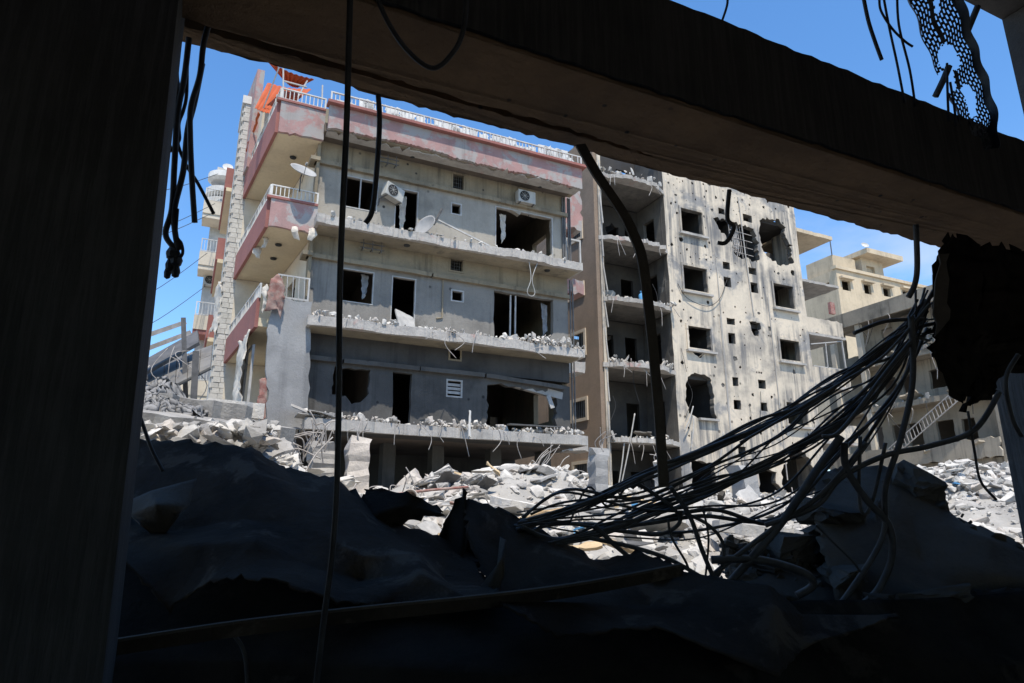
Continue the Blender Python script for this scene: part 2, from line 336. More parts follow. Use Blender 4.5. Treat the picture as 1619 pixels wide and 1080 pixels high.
# ------------------------------------------------------------------ shared makers
def win_frame(par, u0, u1, w, z0, z1, m='frame', t=.05, d=.07, name='window', fn=None, mull=False, sill=False, transom=False):
    mb = MB(); fn = fn or wplane(w)
    loops = [rect(u0, u1, z0, z1), rect(u0+t, u1-t, z0+t, z1-t)]
    mb.panel(loops, d, fn)
    o = mb.build(name, m, par)
    if mull:
        um = u0+(u1-u0)*(.52 if mull is True else mull)
        MB().panel([rect(um-t*.5, um+t*.5, z0+t, z1-t)], d*.8, lambda a, b, tt: fn(a, b, tt+.005)).build('mullion', m, o)
    if sill:
        MB().panel([rect(u0-.1, u1+.1, z0-.10, z0-.003)], .34, lambda a, b, tt: fn(a, b, tt-.16)).build('sill', m, o)
    return o
def railing(par, pts, h, name='railing', m='white', gap=.13, bent=0, seed=0, z_low=.06):
    """pts: ground points of the rail line"""
    rnd = random.Random(seed); mb = MB()
    pts = [Vector(p) for p in pts]
    for a, b in zip(pts, pts[1:]):
        mb.bar(a+Vector((0, 0, h)), b+Vector((0, 0, h)), .055, .04); mb.bar(a+Vector((0, 0, z_low)), b+Vector((0, 0, z_low)), .035, .03)
    for p in pts: mb.bar(p, p+Vector((0, 0, h+.02)), .05)
    o = mb.build(name, m, par)
    bmh = MB().bar((0, 0, 0), (0, 0, h-z_low-.03), .028).mesh('baluster', m)
    for a, b in zip(pts, pts[1:]):
        n = int((b-a).length/gap)
        for i in range(1, n):
            if bent and rnd.random() < bent: continue
            p = a.lerp(b, i/n)+Vector((0, 0, z_low+.015))
            link('baluster', bmh, o, p, (rnd.gauss(0, .04*bool(bent)), rnd.gauss(0, .04*bool(bent)), 0))
    return o
def ac_unit(u, w, z, label, tilt=0.0, yaw=0.0, scale=1.0):
    t = thing('air_conditioner', label, 'air conditioner', 'air conditioner units on the walls')
    b = MB().box(-.36, .36, -.14, .14, 0, .5)
    body = b.build('casing', 'ac', t)
    bv = body.modifiers.new('bevel', 'BEVEL'); bv.width = .015; bv.segments = 1
    MB().disc_lathe((-.1, -.142, .26), (0, -1, 0), [(.20, 0), (.20, .012), (.17, .012), (.17, .002), (.0, .002)], 24).build('fan_grille', 'fan', t)
    f = MB()
    for k in range(4): f.bar((-.1+.16*math.cos(k*.785), -.156, .26+.16*math.sin(k*.785)), (-.1-.16*math.cos(k*.785), -.156, .26-.16*math.sin(k*.785)), .008)
    f.build('fan_guard', 'ac', t)
    br = MB()
    for x in (-.28, .28): br.bar((x, -.16, -.02), (x, .34, -.02), .035); br.bar((x, .30, -.02), (x, .30, -.3), .035)
    br.build('wall_bracket', 'steel', t)
    t.location = (u, w, z); t.rotation_euler = (0, tilt, yaw); t.scale = (scale,)*3
    return t
def dish(loc, aim, r, label):
    t = thing('satellite_dish', label, 'satellite dish')
    aim = Vector(aim).normalized(); prof = [(r*i/8, r*.28*(i/8)**2) for i in range(9)]
    prof2 = [(x, h-.012) for x, h in reversed(prof)]
    MB().disc_lathe((0, 0, 0), aim, prof+prof2, 28).build('reflector', 'dish', t, True)
    tip = aim*r*1.0 + Vector((0, 0, -.05))
    a = MB(); a.bar(aim*.02+Vector((0, 0, -r*.9)), tip, .02); a.build('feed_arm', 'steel', t)
    MB().bar(tip, tip-aim*.1, .05).build('feed_horn', 'ac', t)
    MB().tube([(-aim*.03), (-aim*.15), (-aim*.15+Vector((0, 0, -.5)))], .02).build('mast', 'steel', t)
    t.location = loc; return t
def edge_rubble(name, label, u0, u1, w0, w1, z, n, seed, size=(.05, .22), hmax=.12, m=('rubble', 'rubble_dark', 'rubble_warm')):
    rnd = random.Random(seed); it = []
    for _ in range(n):
        s = rnd.uniform(*size)*rnd.random()**.7+.03; x = rnd.uniform(u0, u1)
        dens = .5+.5*noise.noise(Vector((x*.9, seed, 0)))
        if dens < .42 and rnd.random() < .8: continue
        hh = hmax*max(0, dens)*1.6
        it.append(((x, rnd.uniform(w0, w1), z+s*.15+rnd.random()*hh), (s*rnd.uniform(.8, 1.8), s, s*rnd.uniform(.4, .9)), rrot(rnd), rnd.randrange(14), rnd.choices(range(len(m)), [6]+[2]*(len(m)-1))[0]))
    return tag(scatter_mesh(name, it, m), label, 'rubble', kind='stuff')
def hang_wire(name, pts, r, label, cat='wire', m='rebar', group=None, n=6, par=None):
    o = MB().tube(cr(pts, 6), r, n).build(name, m, par, True)
    if par is None: tag(o, label, cat, group)
    return o
def lin(pts, t):
    pts = [Vector(p) for p in pts]; f = min(max(t, 0), .99999)*(len(pts)-1); k = int(f); return pts[k].lerp(pts[k+1], f-k)
def cloth(name, rows, m, label, cat='cloth', amp=.05, fr=4.0, n=(18, 18), thick=.006, seed=0, group=None, tear=0.0, par=None, smooth=True, edge=0.0, metal=False):
    """rows: list of polylines; a crumpled sheet lofted between them"""
    nu, nv = n; rj = random.Random(seed+500)
    R = []
    for row in rows:
        if metal:
            row = [Vector(p)+Vector((0, rj.uniform(-.07, .07), rj.uniform(-.03, .03)))*(2.2 if 0 < q_ < len(row)-1 else 0) for q_, p in enumerate(row)]
            R.append([lin(row, i/nu) for i in range(nu+1)]); continue
        c = cr(row, 10); k = len(c)-1
        R.append([c[int(round(i*k/nu))] for i in range(nu+1)])
    G = []
    for i in range(nu+1):
        if metal: G.append([lin([R[j][i] for j in range(len(R))], j/nv) for j in range(nv+1)]); continue
        colm = cr([R[j][i] for j in range(len(R))], 10)
        k = len(colm)-1; G.append([colm[int(round(j*k/nv))] for j in range(nv+1)])
    V = []; rnd = random.Random(seed)
    for i in range(nu+1):
        for j in range(nv+1):
            p = G[i][j].copy(); q = p*fr+Vector((seed*3.1, 0, 0))
            if metal:      # flat facets meeting in creases
                vd = noise.voronoi(q*.22)[0]
                d = Vector((.1, -.45, .85))*(vd[0]-.5)*amp*1.2 + noise.noise_vector(q*.35)*amp*.6 + noise.noise_vector(q*5)*amp*.03
            else:
                d = noise.noise_vector(q)*amp + noise.noise_vector(q*2.7)*amp*.45
                d += Vector((0, -.3, 1))*(.5-abs(noise.noise(q*1.3)))*amp*.9
            if edge and (i in (0, nu) or j in (0, nv)): d += Vector((rnd.gauss(0, edge), rnd.gauss(0, edge), rnd.gauss(0, edge)))
            V.append(p+d)
    Fc = []
    for i in range(nu):
        for j in range(nv):
            a = i*(nv+1)+j
            if tear and noise.noise(V[a]*3.3+Vector((seed, 9, 2))) > 1-tear: continue
            Fc.append((a, a+1, a+nv+2, a+nv+1))
    mb = MB(); mb.add(V, Fc); o = mb.build(name, m, par, smooth)
    s = o.modifiers.new('thickness', 'SOLIDIFY'); s.thickness = thick
    if par is None: tag(o, label, cat, group)
    return o

# ------------------------------------------------------------------ the grey and pink block (nearest)
KA = 20.95/21.2
def qa(u0, u1, z0, z1): return (u0*KA, u1*KA, 1.6+(z0-1.6)*KA, 1.6+(z1-1.6)*KA)
WA = 20.95
SK = -0.10
A = thing('apartment_block', 'damaged grey apartment block with pink roof parapet and stripped balconies', 'building')
A.location = (0, 0, 0)
FL = {2: (4.40, 4.72), 3: (7.50, 7.80), 4: (10.78, 11.08), 5: (14.16, 14.46)}     # slab undersides and tops
MO = {2: 6.62, 3: 9.93, 4: 13.26}                                                  # moulding heights
holes = {
 2: [jag([(3.88, 5.60), (4.3, 5.62), (4.5, 5.38), (4.85, 5.5), (5.03, 5.75), (5.03, 6.52), (3.88, 6.52)], .12, .02, 1),
     jag(rect(5.79, 6.40, 4.73, 6.52), .3, .012, 2), rect(*qa(7.71, 8.21, 5.95, 6.48)),
     jag([(9.0, 4.75), (11.75, 4.75), (11.74, 6.1), (11.5, 6.38), (10.3, 6.42), (9.35, 6.5), (9.05, 6.4), (9.08, 5.7)], .16, .035, 3)],
 3: [rect(*qa(3.96, 5.03, 8.75, 9.88)), jag(rect(*qa(5.65, 6.48, 8.0, 9.88)), .3, .008, 4), rect(*qa(7.79, 8.20, 9.33, 9.69)),
     jag([(9.3, 7.85), (11.1, 7.85), (11.2, 8.1), (11.5, 8.3), (11.68, 8.55), (11.68, 9.83), (9.3, 9.83)], .3, .015, 5)],
 4: [rect(*qa(3.80, 4.99, 12.07, 13.22)), rect(*qa(5.62, 6.44, 11.4, 13.17)), rect(*qa(7.70, 8.05, 12.62, 13.02)),
     jag([(9.32, 11.25), (11.35, 11.25), (11.42, 11.5), (11.68, 11.7), (11.68, 13.12), (10.4, 13.12), (10.3, 12.98), (10.1, 13.12), (9.32, 13.12)], .25, .02, 6)]}
vent = {2: rect(*qa(7.77, 8.15, 7.22, 7.60)), 3: rect(*qa(7.70, 8.18, 10.43, 10.88)), 4: rect(*qa(7.71, 8.15, 13.62, 14.22))}
UL, UR = 2.92, 12.3
for k in (2, 3, 4):
    z0 = FL[k][1]+.002; zt = FL[k+1][0]-.002
    MB().panel([rect(UL, UR, z0, MO[k])]+holes[k], .2, wplane(WA)).build('wall', {2: 'grey_wall_dark', 3: 'grey_wall_mid', 4: 'grey_wall'}[k], A)
    MB().panel([rect(UL, UR, MO[k]+.14, zt), vent[k]], .2, wplane(WA)).build('upper_wall', 'upper_dark' if k == 2 else 'upper_wall', A)
    # moulding, chipped and broken in places
    segs = {2: [(UL-.1, 4.1), (4.16, 6.6), (6.64, 8.9), (8.98, 12.0)], 3: [(UL-.14, 6.9), (6.96, UR)], 4: [(UL-.14, UR)]}[k]
    for i, (a, b) in enumerate(segs):
        tl = -.16 if (k == 2 and i == 3) else 0
        top = jag([(a, WA-.16), (b, WA-.16)], .22, .012, 10*k+i, closed=False)
        MB().panel([top+[(b, WA+.1), (a, WA+.1)]], .14, lambda x, y, t, tl=tl, a=a, k=k: (x, y, MO[k]+.14-t+tl*(x-a)/3)).build('moulding', 'grey_wall_dark' if k == 2 else 'upper_wall', A)
# window trim and fittings
for (k, r, kw) in [(4, qa(3.80, 4.99, 12.07, 13.22), dict(mull=.5)), (3, qa(3.96, 5.03, 8.75, 9.88), {}), (3, qa(5.65, 6.48, 8.0, 9.88), {}), (4, qa(5.62, 6.44, 11.4, 13.17), {}),
                   (4, (9.32, 11.70, 11.3, 13.14), {})]:
    win_frame(A, r[0]-.01, r[1]+.01, WA-.012, r[2]-.01, r[3]+.01, t=.035, d=.1, **kw)
for k in (2, 3, 4):
    v = vent[k]; win_frame(A, v[0][0]-.05, v[1][0]+.05, WA-.02, v[0][1]-.05, v[2][1]+.05, m='upper_wall', t=.06, d=.08, name='vent_frame')
    g_ = MB()
    for i in range(1, 5): x = v[0][0]+(v[1][0]-v[0][0])*i/5; g_.bar((x, WA+.1, v[0][1]), (x, WA+.1, v[2][1]), .014)
    for i in range(1, 4): z = v[0][1]+(v[2][1]-v[0][1])*i/4; g_.bar((v[0][0], WA+.115, z), (v[1][0], WA+.115, z), .014)
    g_.build('vent_grille', 'steel', A)
for k, r in ((3, (7.79, 8.20, 9.33, 9.69)), (4, (7.70, 8.05, 12.62, 13.02)), (2, (7.71, 8.21, 5.95, 6.48))):
    r = qa(*r); f = win_frame(A, r[0]-.04, r[1]+.04, WA-.015, r[2]-.04, r[3]+.04, t=.05, d=.1)
    if k == 2:
        sm = MB().bar((r[0], WA+.05, 0), (r[1], WA+.05, 0), .02, .09).mesh('louvre_slat', 'frame')
        for i in range(1, 4): link('louvre_slat', sm, f, (0, 0, r[2]+(r[3]-r[2])*i/4), None)
# balcony slabs with torn front edges
def torn_slab(k, u0, u1, w0, w1, m, amp, seed):
    fr = jag(jag([(u0, w0), (u1, w0)], .55, amp, seed, closed=False), .06, .014, seed+1, closed=False)
    return MB().panel([fr+[(u1, w1), (u0, w1)]], FL[k][1]-FL[k][0], zplane(FL[k][1]))
for k, (a, b, am) in {2: (3.0, 12.42, .07), 3: (2.86, 12.40, .06), 4: (2.86, 12.42, .05)}.items():
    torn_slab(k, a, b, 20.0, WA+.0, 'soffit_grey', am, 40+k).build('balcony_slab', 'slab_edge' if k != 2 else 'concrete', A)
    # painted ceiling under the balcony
    MB().box(a+.1, b-.1, 20.18, WA-.004, FL[k][0]-.012, FL[k][0]-.002).build('balcony_ceiling', 'upper_dark' if k == 2 else 'soffit_grey', A)
# interior floors, rear wall, partitions
for k in (2, 3, 4, 5):
    MB().box(UL, UR, WA+.002 if k < 5 else 20.3, 29.0, FL[k][0], FL[k][1]).build('floor_slab', 'room', A)
for k in (2, 3, 4):
    z0 = FL[k][1]+.002; zt = FL[k+1][0]-.002
    bh = [rect(10.9, 11.15, 5.3, 6.1), rect(11.6, 11.95, 5.4, 6.3)] if k == 2 else []
    MB().panel([rect(UL+.2, UR-.2, z0, zt)]+bh, .2, wplane(26.5)).build('rear_wall', 'room', A)
    for u in (5.35, 8.75):
        MB().box(u, u+.15, WA+.22, 26.49, z0, zt).build('partition', 'room', A)
    MB().panel([rect(WA+.21, 28.9, z0, zt)] + ([rect(22.2, 23.4, z0+.8, z0+2)] if k != 3 else []), .2, uplane(UR-.2)).build('end_wall', 'upper_wall', A)
# ground storey: columns under the lowest slab
for u in (3.6, 5.9, 7.6, 9.75, 11.75):
    MB().box(u, u+.42, 22.2, 22.7, .5, FL[2][0]-.002).build('ground_column', 'grey_wall_dark', A)
MB().box(UL, UR, 25.5, 25.8, .5, FL[2][0]-.002).build('ground_rear_wall', 'upper_dark', A)
# roof balcony: parapet, coping, railing, ceiling
fr = jag([(2.98, 14.10), (3.3, 14.16), (4.6, 14.17), (5.2, 14.24), (6.9, 14.21), (7.3, 14.13), (9.6, 14.15), (10.1, 14.2), (12.5, 14.10)], .05, .014, 77, closed=False)
MB().panel([fr+[(12.5, 14.96), (2.98, 14.96)]], .14, wplane(20.0)).build('roof_parapet', 'pink', A)
MB().box(2.9, 12.62, 19.82, 20.2, 14.965, 15.06).build('coping', 'red', A)
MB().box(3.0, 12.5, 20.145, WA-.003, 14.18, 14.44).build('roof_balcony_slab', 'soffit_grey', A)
tb = jag([(3.0, 13.98), (12.48, 13.94)], .14, .05, 78, closed=False)
MB().panel([[(a, 20.02+.0) for a, _ in tb][:1]+[(a, 20.05+(b-13.96)*2.2+.16) for a, b in tb]+[(12.48, 20.6), (3.0, 20.6)]], .05, zplane(14.178)).build('spalled_concrete', 'slab_edge', A)
railing(A, [(3.02+i*1.58, 20.05, 15.06) for i in range(7)], .42, gap=.13, bent=.06, seed=3)
# white scraps of cladding leaning behind the roof rail
rnd = random.Random(4)
for i in range(30):
    x = 3.3+i*.30+rnd.uniform(-.1, .1); zt = rnd.uniform(.35, .8)
    MB().panel([jag(rect(x, x+rnd.uniform(.25, .6), 15.07, 15.07+zt), .1, .03, i)], .02, lambda a, b, t: (a, 20.32+t+(b-15)*.12, b)).build('broken_cladding', 'white', A)
# left wing: side wall, wrap-round balconies with red faces
UB = 1.53      # left edge of the wing balconies at y 20.6
WE = 25.9
for k, (zb, zs, zp) in {3: (7.42, 7.68, 8.28), 4: (10.62, 10.86, 11.52), 5: (13.92, 14.18, 14.98)}.items():
    MB().box(UB+.003, UL-.003, 20.62, WE, zb, zs, SK).build('wing_balcony_slab', 'soffit', A)
    MB().box(UB-.1, UB, 20.6, WE, zb-.04, zp, SK).build('wing_side_parapet', 'red', A)
    if k != 3:
        bt = jag([(UB+.002, zb-.03), (UL+.02, zb+.0)], .12, .025, k, closed=False)
        MB().panel([bt+[(UL+.02, zp), (UB+.002, zp)]], .12, wplane(20.48)).build('wing_front_parapet', 'pink', A)
        MB().box(UB-.13, UL+.02, 20.44, 20.64, zp+.002, zp+.08).build('wing_coping', 'red', A)
    h = {3: .45, 4: .4, 5: .42}[k]
    railing(A, [(UB-.03+SK*(y-20.6), y, zp+(.08 if k != 3 else 0)) for y in (25.8, 24.1, 22.3, 20.58)], h, gap=.12, bent=.05, seed=k)
    if k != 3: railing(A, [(UB, 20.55, zp+.08), (UL, 20.55, zp+.08)], h, gap=.12, seed=k+9)
for k, (z0, z1) in {2: (4.5, 7.41), 3: (7.69, 10.61), 4: (10.87, 13.91)}.items():
    hs = [rect(22.6, 23.9, z0+.0, z0+2.1)] if k < 4 else [rect(22.8, 23.6, z0+.02, z0+2.0)]
    MB().panel([rect(WA+.21, 28.5, z0, z1), [(a, b+.01) for a, b in hs[0]]], .2, uplane(UL, SK)).build('wing_side_wall', 'cream', A)
    MB().panel([rect(UB-.0+SK*5.3, UL+SK*5.3, z0, z1)], .15, wplane(WE)).build('wing_end_wall', 'cream', A)
    MB().box(UL-.09, UL, WA-.2, WA+.2, z0+.3, z1).build('corner_pier', 'upper_wall', A)
# tall grey closing panel of the lower wing balcony
pl = jag([(1.86, 8.3), (1.80, 6.9), (2.02, 4.45), (3.12, 4.45), (3.0, 8.32)], .2, .03, 12)
MB().panel([pl], .18, wplane(20.42)).build('closing_panel', 'panel_wall', A)
MB().box(2.02, UL, 20.61, WA+.2, 4.2, 4.44).build('wing_floor_edge', 'concrete', A)
# corner trim cap where moulding returns
for k in (3, 4): MB().box(UL-.3, UL-.0, WA-.3, WA+.3, MO[k], MO[k]+.13).build('moulding_return', 'upper_wall', A)
# stone pilaster and its courses
MB().box(.58, 1.08, 26.0, 28.2, .5, 18.0).build('stone_pilaster', 'stone', A)
cm = [MB().box(-.035, .035, -.34, .34, 0, .185).mesh('cladding_stone', 'stone'), MB().box(-.035, .035, -.33, .33, 0, .18).mesh('cladding_stone', 'stone')]
fm_ = MB().box(-.12, .12, -.03, .03, 0, .185).mesh('cladding_stone', 'stone')
for i in range(66):
    for j in range(3): link('cladding_stone', cm[(i+j) % 2], A, (.57+random.uniform(-.004, .004), 26.37+j*.72+(.18 if i % 2 else 0), 4.9+i*.199), (0, random.gauss(0, .008), 0))
    for j in range(2): link('cladding_stone', fm_, A, (.70+j*.255+(.05 if i % 2 else 0), 25.985+random.uniform(-.01, .01), 4.9+i*.199))
MB().box(.5, 1.16, 25.9, 28.3, 18.01, 18.35).build('pilaster_cap', 'white', A)
# far wing balconies beyond the pilaster
for z0 in (5.3, 8.9, 12.2, 15.4):
    MB().box(.25, 1.2, 28.4, 33.0, z0, z0+.95, 0).build('rear_side_parapet', 'red', A)
    MB().box(.32, 2.4, 28.3, 33.0, z0-.16, z0-.002, 0).build('rear_balcony_slab', 'soffit', A)
MB().box(1.2, 6, 28.55, 34, .5, 18.6).build('rear_wing_wall', 'cream', A)
# penthouse and awnings on the roof
MB().box(1.6, 3.4, 24.5, 28.4, 14.5, 17.6, SK).build('penthouse_wall', 'cream', A)
MB().box(1.35, 1.62, 25.2, 28.3, 14.9, 19.2, SK).build('penthouse_side_panel', 'pink', A)
MB().box(2.3, 11.5, 23.2, 27.0, 14.47, 16.9).build('roof_room', 'upper_wall', A)
def awning(u0, u1, w0, z0, w1, z1, name='awning'):
    mb = MB(); n = 22; vs = []
    for j, (w, z) in enumerate(((w0, z0), (w1, z1))):
        for i in range(n+1): vs.append((u0+(u1-u0)*i/n, w, z+.05*(i % 2)-.12*math.sin(math.pi*i/n)*(j == 0)))
    mb.add(vs, [(i, i+1, n+2+i, n+1+i) for i in range(n)])
    o = mb.build(name, 'orange', A); m_ = o.modifiers.new('thickness', 'SOLIDIFY'); m_.thickness = .015; return o
fr_ = MB()
for a, b, wa, wb in (((448, 166), (448, 100), 21.0, 21.0), ((442, 105), (414, 178), 22.0, 22.6), ((448, 128), (485, 138), 21.2, 21.2), ((486, 128), (472, 152), 21.6, 21.6), ((510, 135), (509, 165), 20.8, 20.8), ((438, 150), (440, 190), 22, 22)): MB().bar(P(*a, wa), P(*b, wb), .045).build('awning_post', 'frame', A)
def awn(a, b, c, d, n=18):
    a, b, c, d = map(Vector, (a, b, c, d)); vs = []
    for j in (0, 1):
        for i in range(n+1): vs.append((a.lerp(b, i/n) if j == 0 else d.lerp(c, i/n))+Vector((0, 0, .04*(i % 2)-.1*math.sin(math.pi*i/n))))
    o = MB().add(vs, [(i, i+1, n+2+i, n+1+i) for i in range(n)]).build('awning', 'orange', A); m_ = o.modifiers.new('thickness', 'SOLIDIFY'); m_.thickness = .015
awn(P(403, 172, 22.4), P(444, 180, 22.2), P(492, 142, 24.4), P(423, 132, 24.4))
awn(P(424, 98, 22.2), P(497, 126, 22.6), P(470, 139, 24.0), P(448, 126, 24.0))
cloth('awning_valance', [[tuple(P(408, 178, 24.6)), tuple(P(398, 210, 25.2)), tuple(P(389, 240, 25.6))], [tuple(P(411, 181, 24.6)), tuple(P(401, 213, 25.2)), tuple(P(393, 242, 25.6))]], 'orange', None, par=A, amp=.06, n=(20, 8), tear=.3, seed=5)
# ceiling lamps under balconies
for (u, y, z) in [(2.2, 22.0, 13.9), (2.0, 21.9, 10.6), (2.0, 23.2, 10.6), (6.0, 20.6, 14.17), (11.0, 20.6, 14.17), (5.9, 20.5, 10.76), (11.2, 20.5, 10.76)]:
    MB().disc_lathe((u, y, z), (0, 0, -1), [(.11, 0), (.10, .03), (.05, .05), (0, .05)], 14).build('ceiling_lamp_base', 'fan', A)
# drain pipes, brackets
for u in (12.12, 12.2, 12.36, 12.44):
    MB().tube([(u, WA-.06, 11.1), (u, WA-.06, 14.1)], .035).build('drain_pipe', 'steel', A)
for u in (12.36, 12.47):
    MB().tube([(u, WA-.05, 4.8), (u+.02, WA-.05, 10.7)], .03).build('drain_pipe', 'steel', A)
MB().tube([(7.35, WA-.03, 9.9), (7.36, WA-.03, 8.55), (7.15, WA-.03, 8.5)], .025).build('wall_pipe', 'upper_wall', A)
for (u, z) in ((5.1, 13.75), (4.75, 10.5)):
    b = MB()
    for dz in (0, .16): b.bar((u-.35, WA-.25, z+dz), (u+.45, WA-.25, z+dz), .03)
    for x in (-.25, .05, .35): b.bar((u+x, WA-.28, z-.1), (u+x, WA-.28, z+.3), .025); b.bar((u+x, WA, z), (u+x, WA-.28, z), .025)
    b.build('clothes_line_bracket', 'steel', A)
# sagging lintel and dangling frames in the lowest big opening
MB().bar((9.0, WA+.15, 6.75), (12.0, WA+.1, 6.25), .22, .26).build('sagging_lintel', 'concrete', A)
MB().bar((11.35, WA-.1, 6.2), (11.5, WA-.15, 5.75), .16, .06).build('hanging_duct', 'frame', A)
for u in (9.95, 10.15): MB().bar((u, WA+.1, 7.9), (u+.03, WA+.1, 9.8), .05).build('bent_window_post', 'frame', A)
MB().bar((10.1, WA+.0, 8.2), (9.75, WA-.1, 8.0), .35, .2).build('hanging_panel', 'frame', A)
# right hand side: pink bay pieces and white window between the two blocks
for z0, z1, m in ((13.2, 14.95, 'pink'), (10.5, 11.1, 'pink'), (7.35, 7.75, 'slab_edge'), (4.4, 4.75, 'slab_edge')):
    MB().panel([jag(rect(UR, UR+1.1, z0, z1), .18, .05, int(z0*10))], .9, wplane(21.6)).build('side_bay', m, A)
for z0 in (11.5, 14.97):
    win_frame(A, UR+.35, UR+1.05, 21.6, z0, z0+1.3, t=.07, d=.08)
# fallen scraps, wires
ac_unit(*[5.36, WA-.24], 12.42, 'tilted air conditioner beside the top-floor doorway', tilt=.18, yaw=.35)
ac_unit(10.45, WA-.22, 13.36, 'upright air conditioner on the wall above the large top-floor opening')
dish((2.35, 20.25, 12.45), (.2, -.75, .75), .42, 'round satellite dish above the pink corner balcony railing')
t = thing('fallen_dish', 'bent satellite dish lying on the top-floor balcony with its long pole', 'satellite dish')
MB().disc_lathe((6.5, 20.3, 11.45), (-.8, -.5, .35), [(.42*i/8, .12*(i/8)**2) for i in range(9)]+[(.42*i/8, .12*(i/8)**2-.015) for i in range(8, -1, -1)], 24).build('reflector', 'dish', t, True)
MB().bar((6.85, 20.15, 11.72), (8.75, 20.1, 11.1), .05).build('pole', 'frame', t)
MB().bar((6.75, 20.3, 11.6), (7.1, 20.5, 12.35), .06).build('arm', 'steel', t)
for k, n, hm in ((2, 420, .2), (3, 300, .16), (4, 170, .06)):
    edge_rubble('balcony_rubble', {2: 'thick line of pale rubble along the lowest balcony slab', 3: 'rubble crumbs along the middle balcony slab', 4: 'sparse rubble crumbs along the top balcony slab'}[k],
                3.0, 12.3, 19.98, 20.75, FL[k][1], n, 60+k, hmax=hm)
edge_rubble('opening_rubble', 'rubble heap spilling from the large middle-floor opening', 9.3, 12.0, 20.02, 20.9, 7.82, 160, 71, hmax=.35)
rnd = random.Random(12)
for i in range(16):
    x = rnd.uniform(3.2, 12.2); k = rnd.choice((2, 2, 3)); z = FL[k][1]; L = rnd.uniform(.3, .9)
    hang_wire('bent_rebar', [(x, 20.05, z-.1), (x+rnd.uniform(-.15, .15), 19.9, z+rnd.uniform(-.15, .15)), (x+rnd.uniform(-.3, .3), 19.86, z-L*.5), (x+rnd.uniform(-.25, .25), 19.9, z-L)], .012, 'thin bent reinforcing bar dangling from a balcony edge', 'rebar', group='bars dangling from the balcony slabs')
hang_wire('wire_loop', [(10.2, 20.0, 10.78), (10.25, 19.95, 10.1), (10.1, 19.95, 9.6), (10.25, 19.95, 9.45), (10.4, 19.95, 9.6), (10.3, 19.95, 10.1), (10.55, 20.0, 10.78)], .014, 'pale wire loop hanging below the top balcony slab', m='frame')
for k, (a, b) in {2: (9.1, 11.7), 3: (9.3, 11.6), 4: (9.4, 11.6)}.items():
    edge_rubble('room_rubble', 'rubble and broken fittings inside the large opening of the '+{2: 'lowest', 3: 'middle', 4: 'top'}[k]+' floor', a, b, 21.2, 23.5, FL[k][1], 90, 640+k, size=(.1, .4), hmax=.25)
for i, (u, z, h_, m_, lab) in enumerate([(5.75, 12.9, 1.6, 'cloth_cream', 'pale curtain strip hanging in the top-floor doorway'), (4.6, 9.75, .9, 'cloth_grey', 'grey curtain rag hanging in the middle-floor window'), (11.3, 9.7, 1.3, 'cloth_grey', 'grey rag hanging in the large middle-floor opening'), (9.6, 13.0, 1.2, 'cloth_cream', 'pale curtain rag hanging in the large top-floor opening')]):
    cloth('curtain', [[(u, 21.2, z), (u+.12, 21.25, z), (u+.26, 21.2, z-.02)], [(u+.02, 21.15, z-h_*.5), (u+.1, 21.2, z-h_*.5), (u+.24, 21.2, z-h_*.55)], [(u+.05, 21.15, z-h_), (u+.1, 21.1, z-h_*.9), (u+.2, 21.15, z-h_*.8)]], m_, lab, 'curtain', amp=.05, fr=6, n=(10, 16), seed=70+i)
# scraps of timber and mattress on the balconies
def scrap(name, label, cat, m, loc, size, rot):
    o = tag(MB().panel([jag(rect(-size[0]/2, size[0]/2, -size[1]/2, size[1]/2), .12, .015, int(loc[0]*100))], size[2], lambda a, b, t: (a, b, t)).build(name, m), label, cat)
    o.location = loc; o.rotation_euler = rot; return o
scrap('fallen_board', 'white board fallen against the middle-floor doorway', 'board', 'frame', (6.0, 20.6, 8.1), (.7, .9, .05), (1.0, .2, .3))
scrap('long_board', 'long dark board lying along the lowest balcony near its right end', 'board', 'steel', (10.6, 20.3, 4.98), (2.2, .25, .04), (.05, -.02, .05))
scrap('leaning_batten', 'pale batten sticking up from the lowest balcony slab', 'batten', 'white', (8.0, 19.9, 4.85), (.06, 1.1, .04), (1.2, .5, .5))
for i, (x, z) in enumerate(((3.2, 4.75), (3.5, 4.85), (3.9, 4.78), (3.0, 4.9))):
    scrap('bundle_slat', 'flattened metal slat in the bundle at the left end of the lowest balcony', 'slat', 'rubble_dark', (x, 20.1, z), (.9, .25, .03), (.3*i-.4, .1*i, .2))['group'] = 'slats bundled on the lowest balcony'
# cloths hanging in the wing
def hanging(pts_top, drop, m, label, seed, amp=.07, tear=.12):
    top = [Vector(p) for p in pts_top]; return cloth('hanging_cloth', [top, [p+Vector((random.uniform(-.08, .08), -.05, -drop*.5)) for p in top], [p+Vector((random.uniform(-.12, .12), -.02, -drop)) for p in top]], m, label, 'cloth', amp=amp, fr=5, n=(10, 16), seed=seed, tear=tear)
hanging([(1.75, 20.3, 8.85), (1.9, 20.25, 8.95), (2.1, 20.3, 8.7)], 1.1, 'cloth_red', 'maroon cloth draped over the corner of the broken balcony rail', 1)
hanging([(1.5, 20.35, 8.5), (1.62, 20.3, 8.6), (1.7, 20.35, 8.5)], .8, 'cloth_cream', 'cream cloth hanging at the corner of the red lower balcony', 2)
hanging([(1.35, 21.2, 7.4), (1.3, 22.0, 7.4), (1.2, 22.8, 7.4)], 2.2, 'cloth_cream', 'striped pale curtain hanging below the red balcony face', 3, .1)
hanging([(1.75, 20.55, 5.8), (1.9, 20.5, 5.9), (2.0, 20.5, 5.7)], 1.2, 'cloth_red', 'dusty maroon cloth hanging beside the grey closing panel', 4)
hanging([(.35, 27.0, 10.4), (.45, 26.5, 10.6), (.55, 26.0, 10.3)], 1.9, 'cloth_cream', 'cream cloth hanging in front of the stone pilaster', 5, .08, 0)
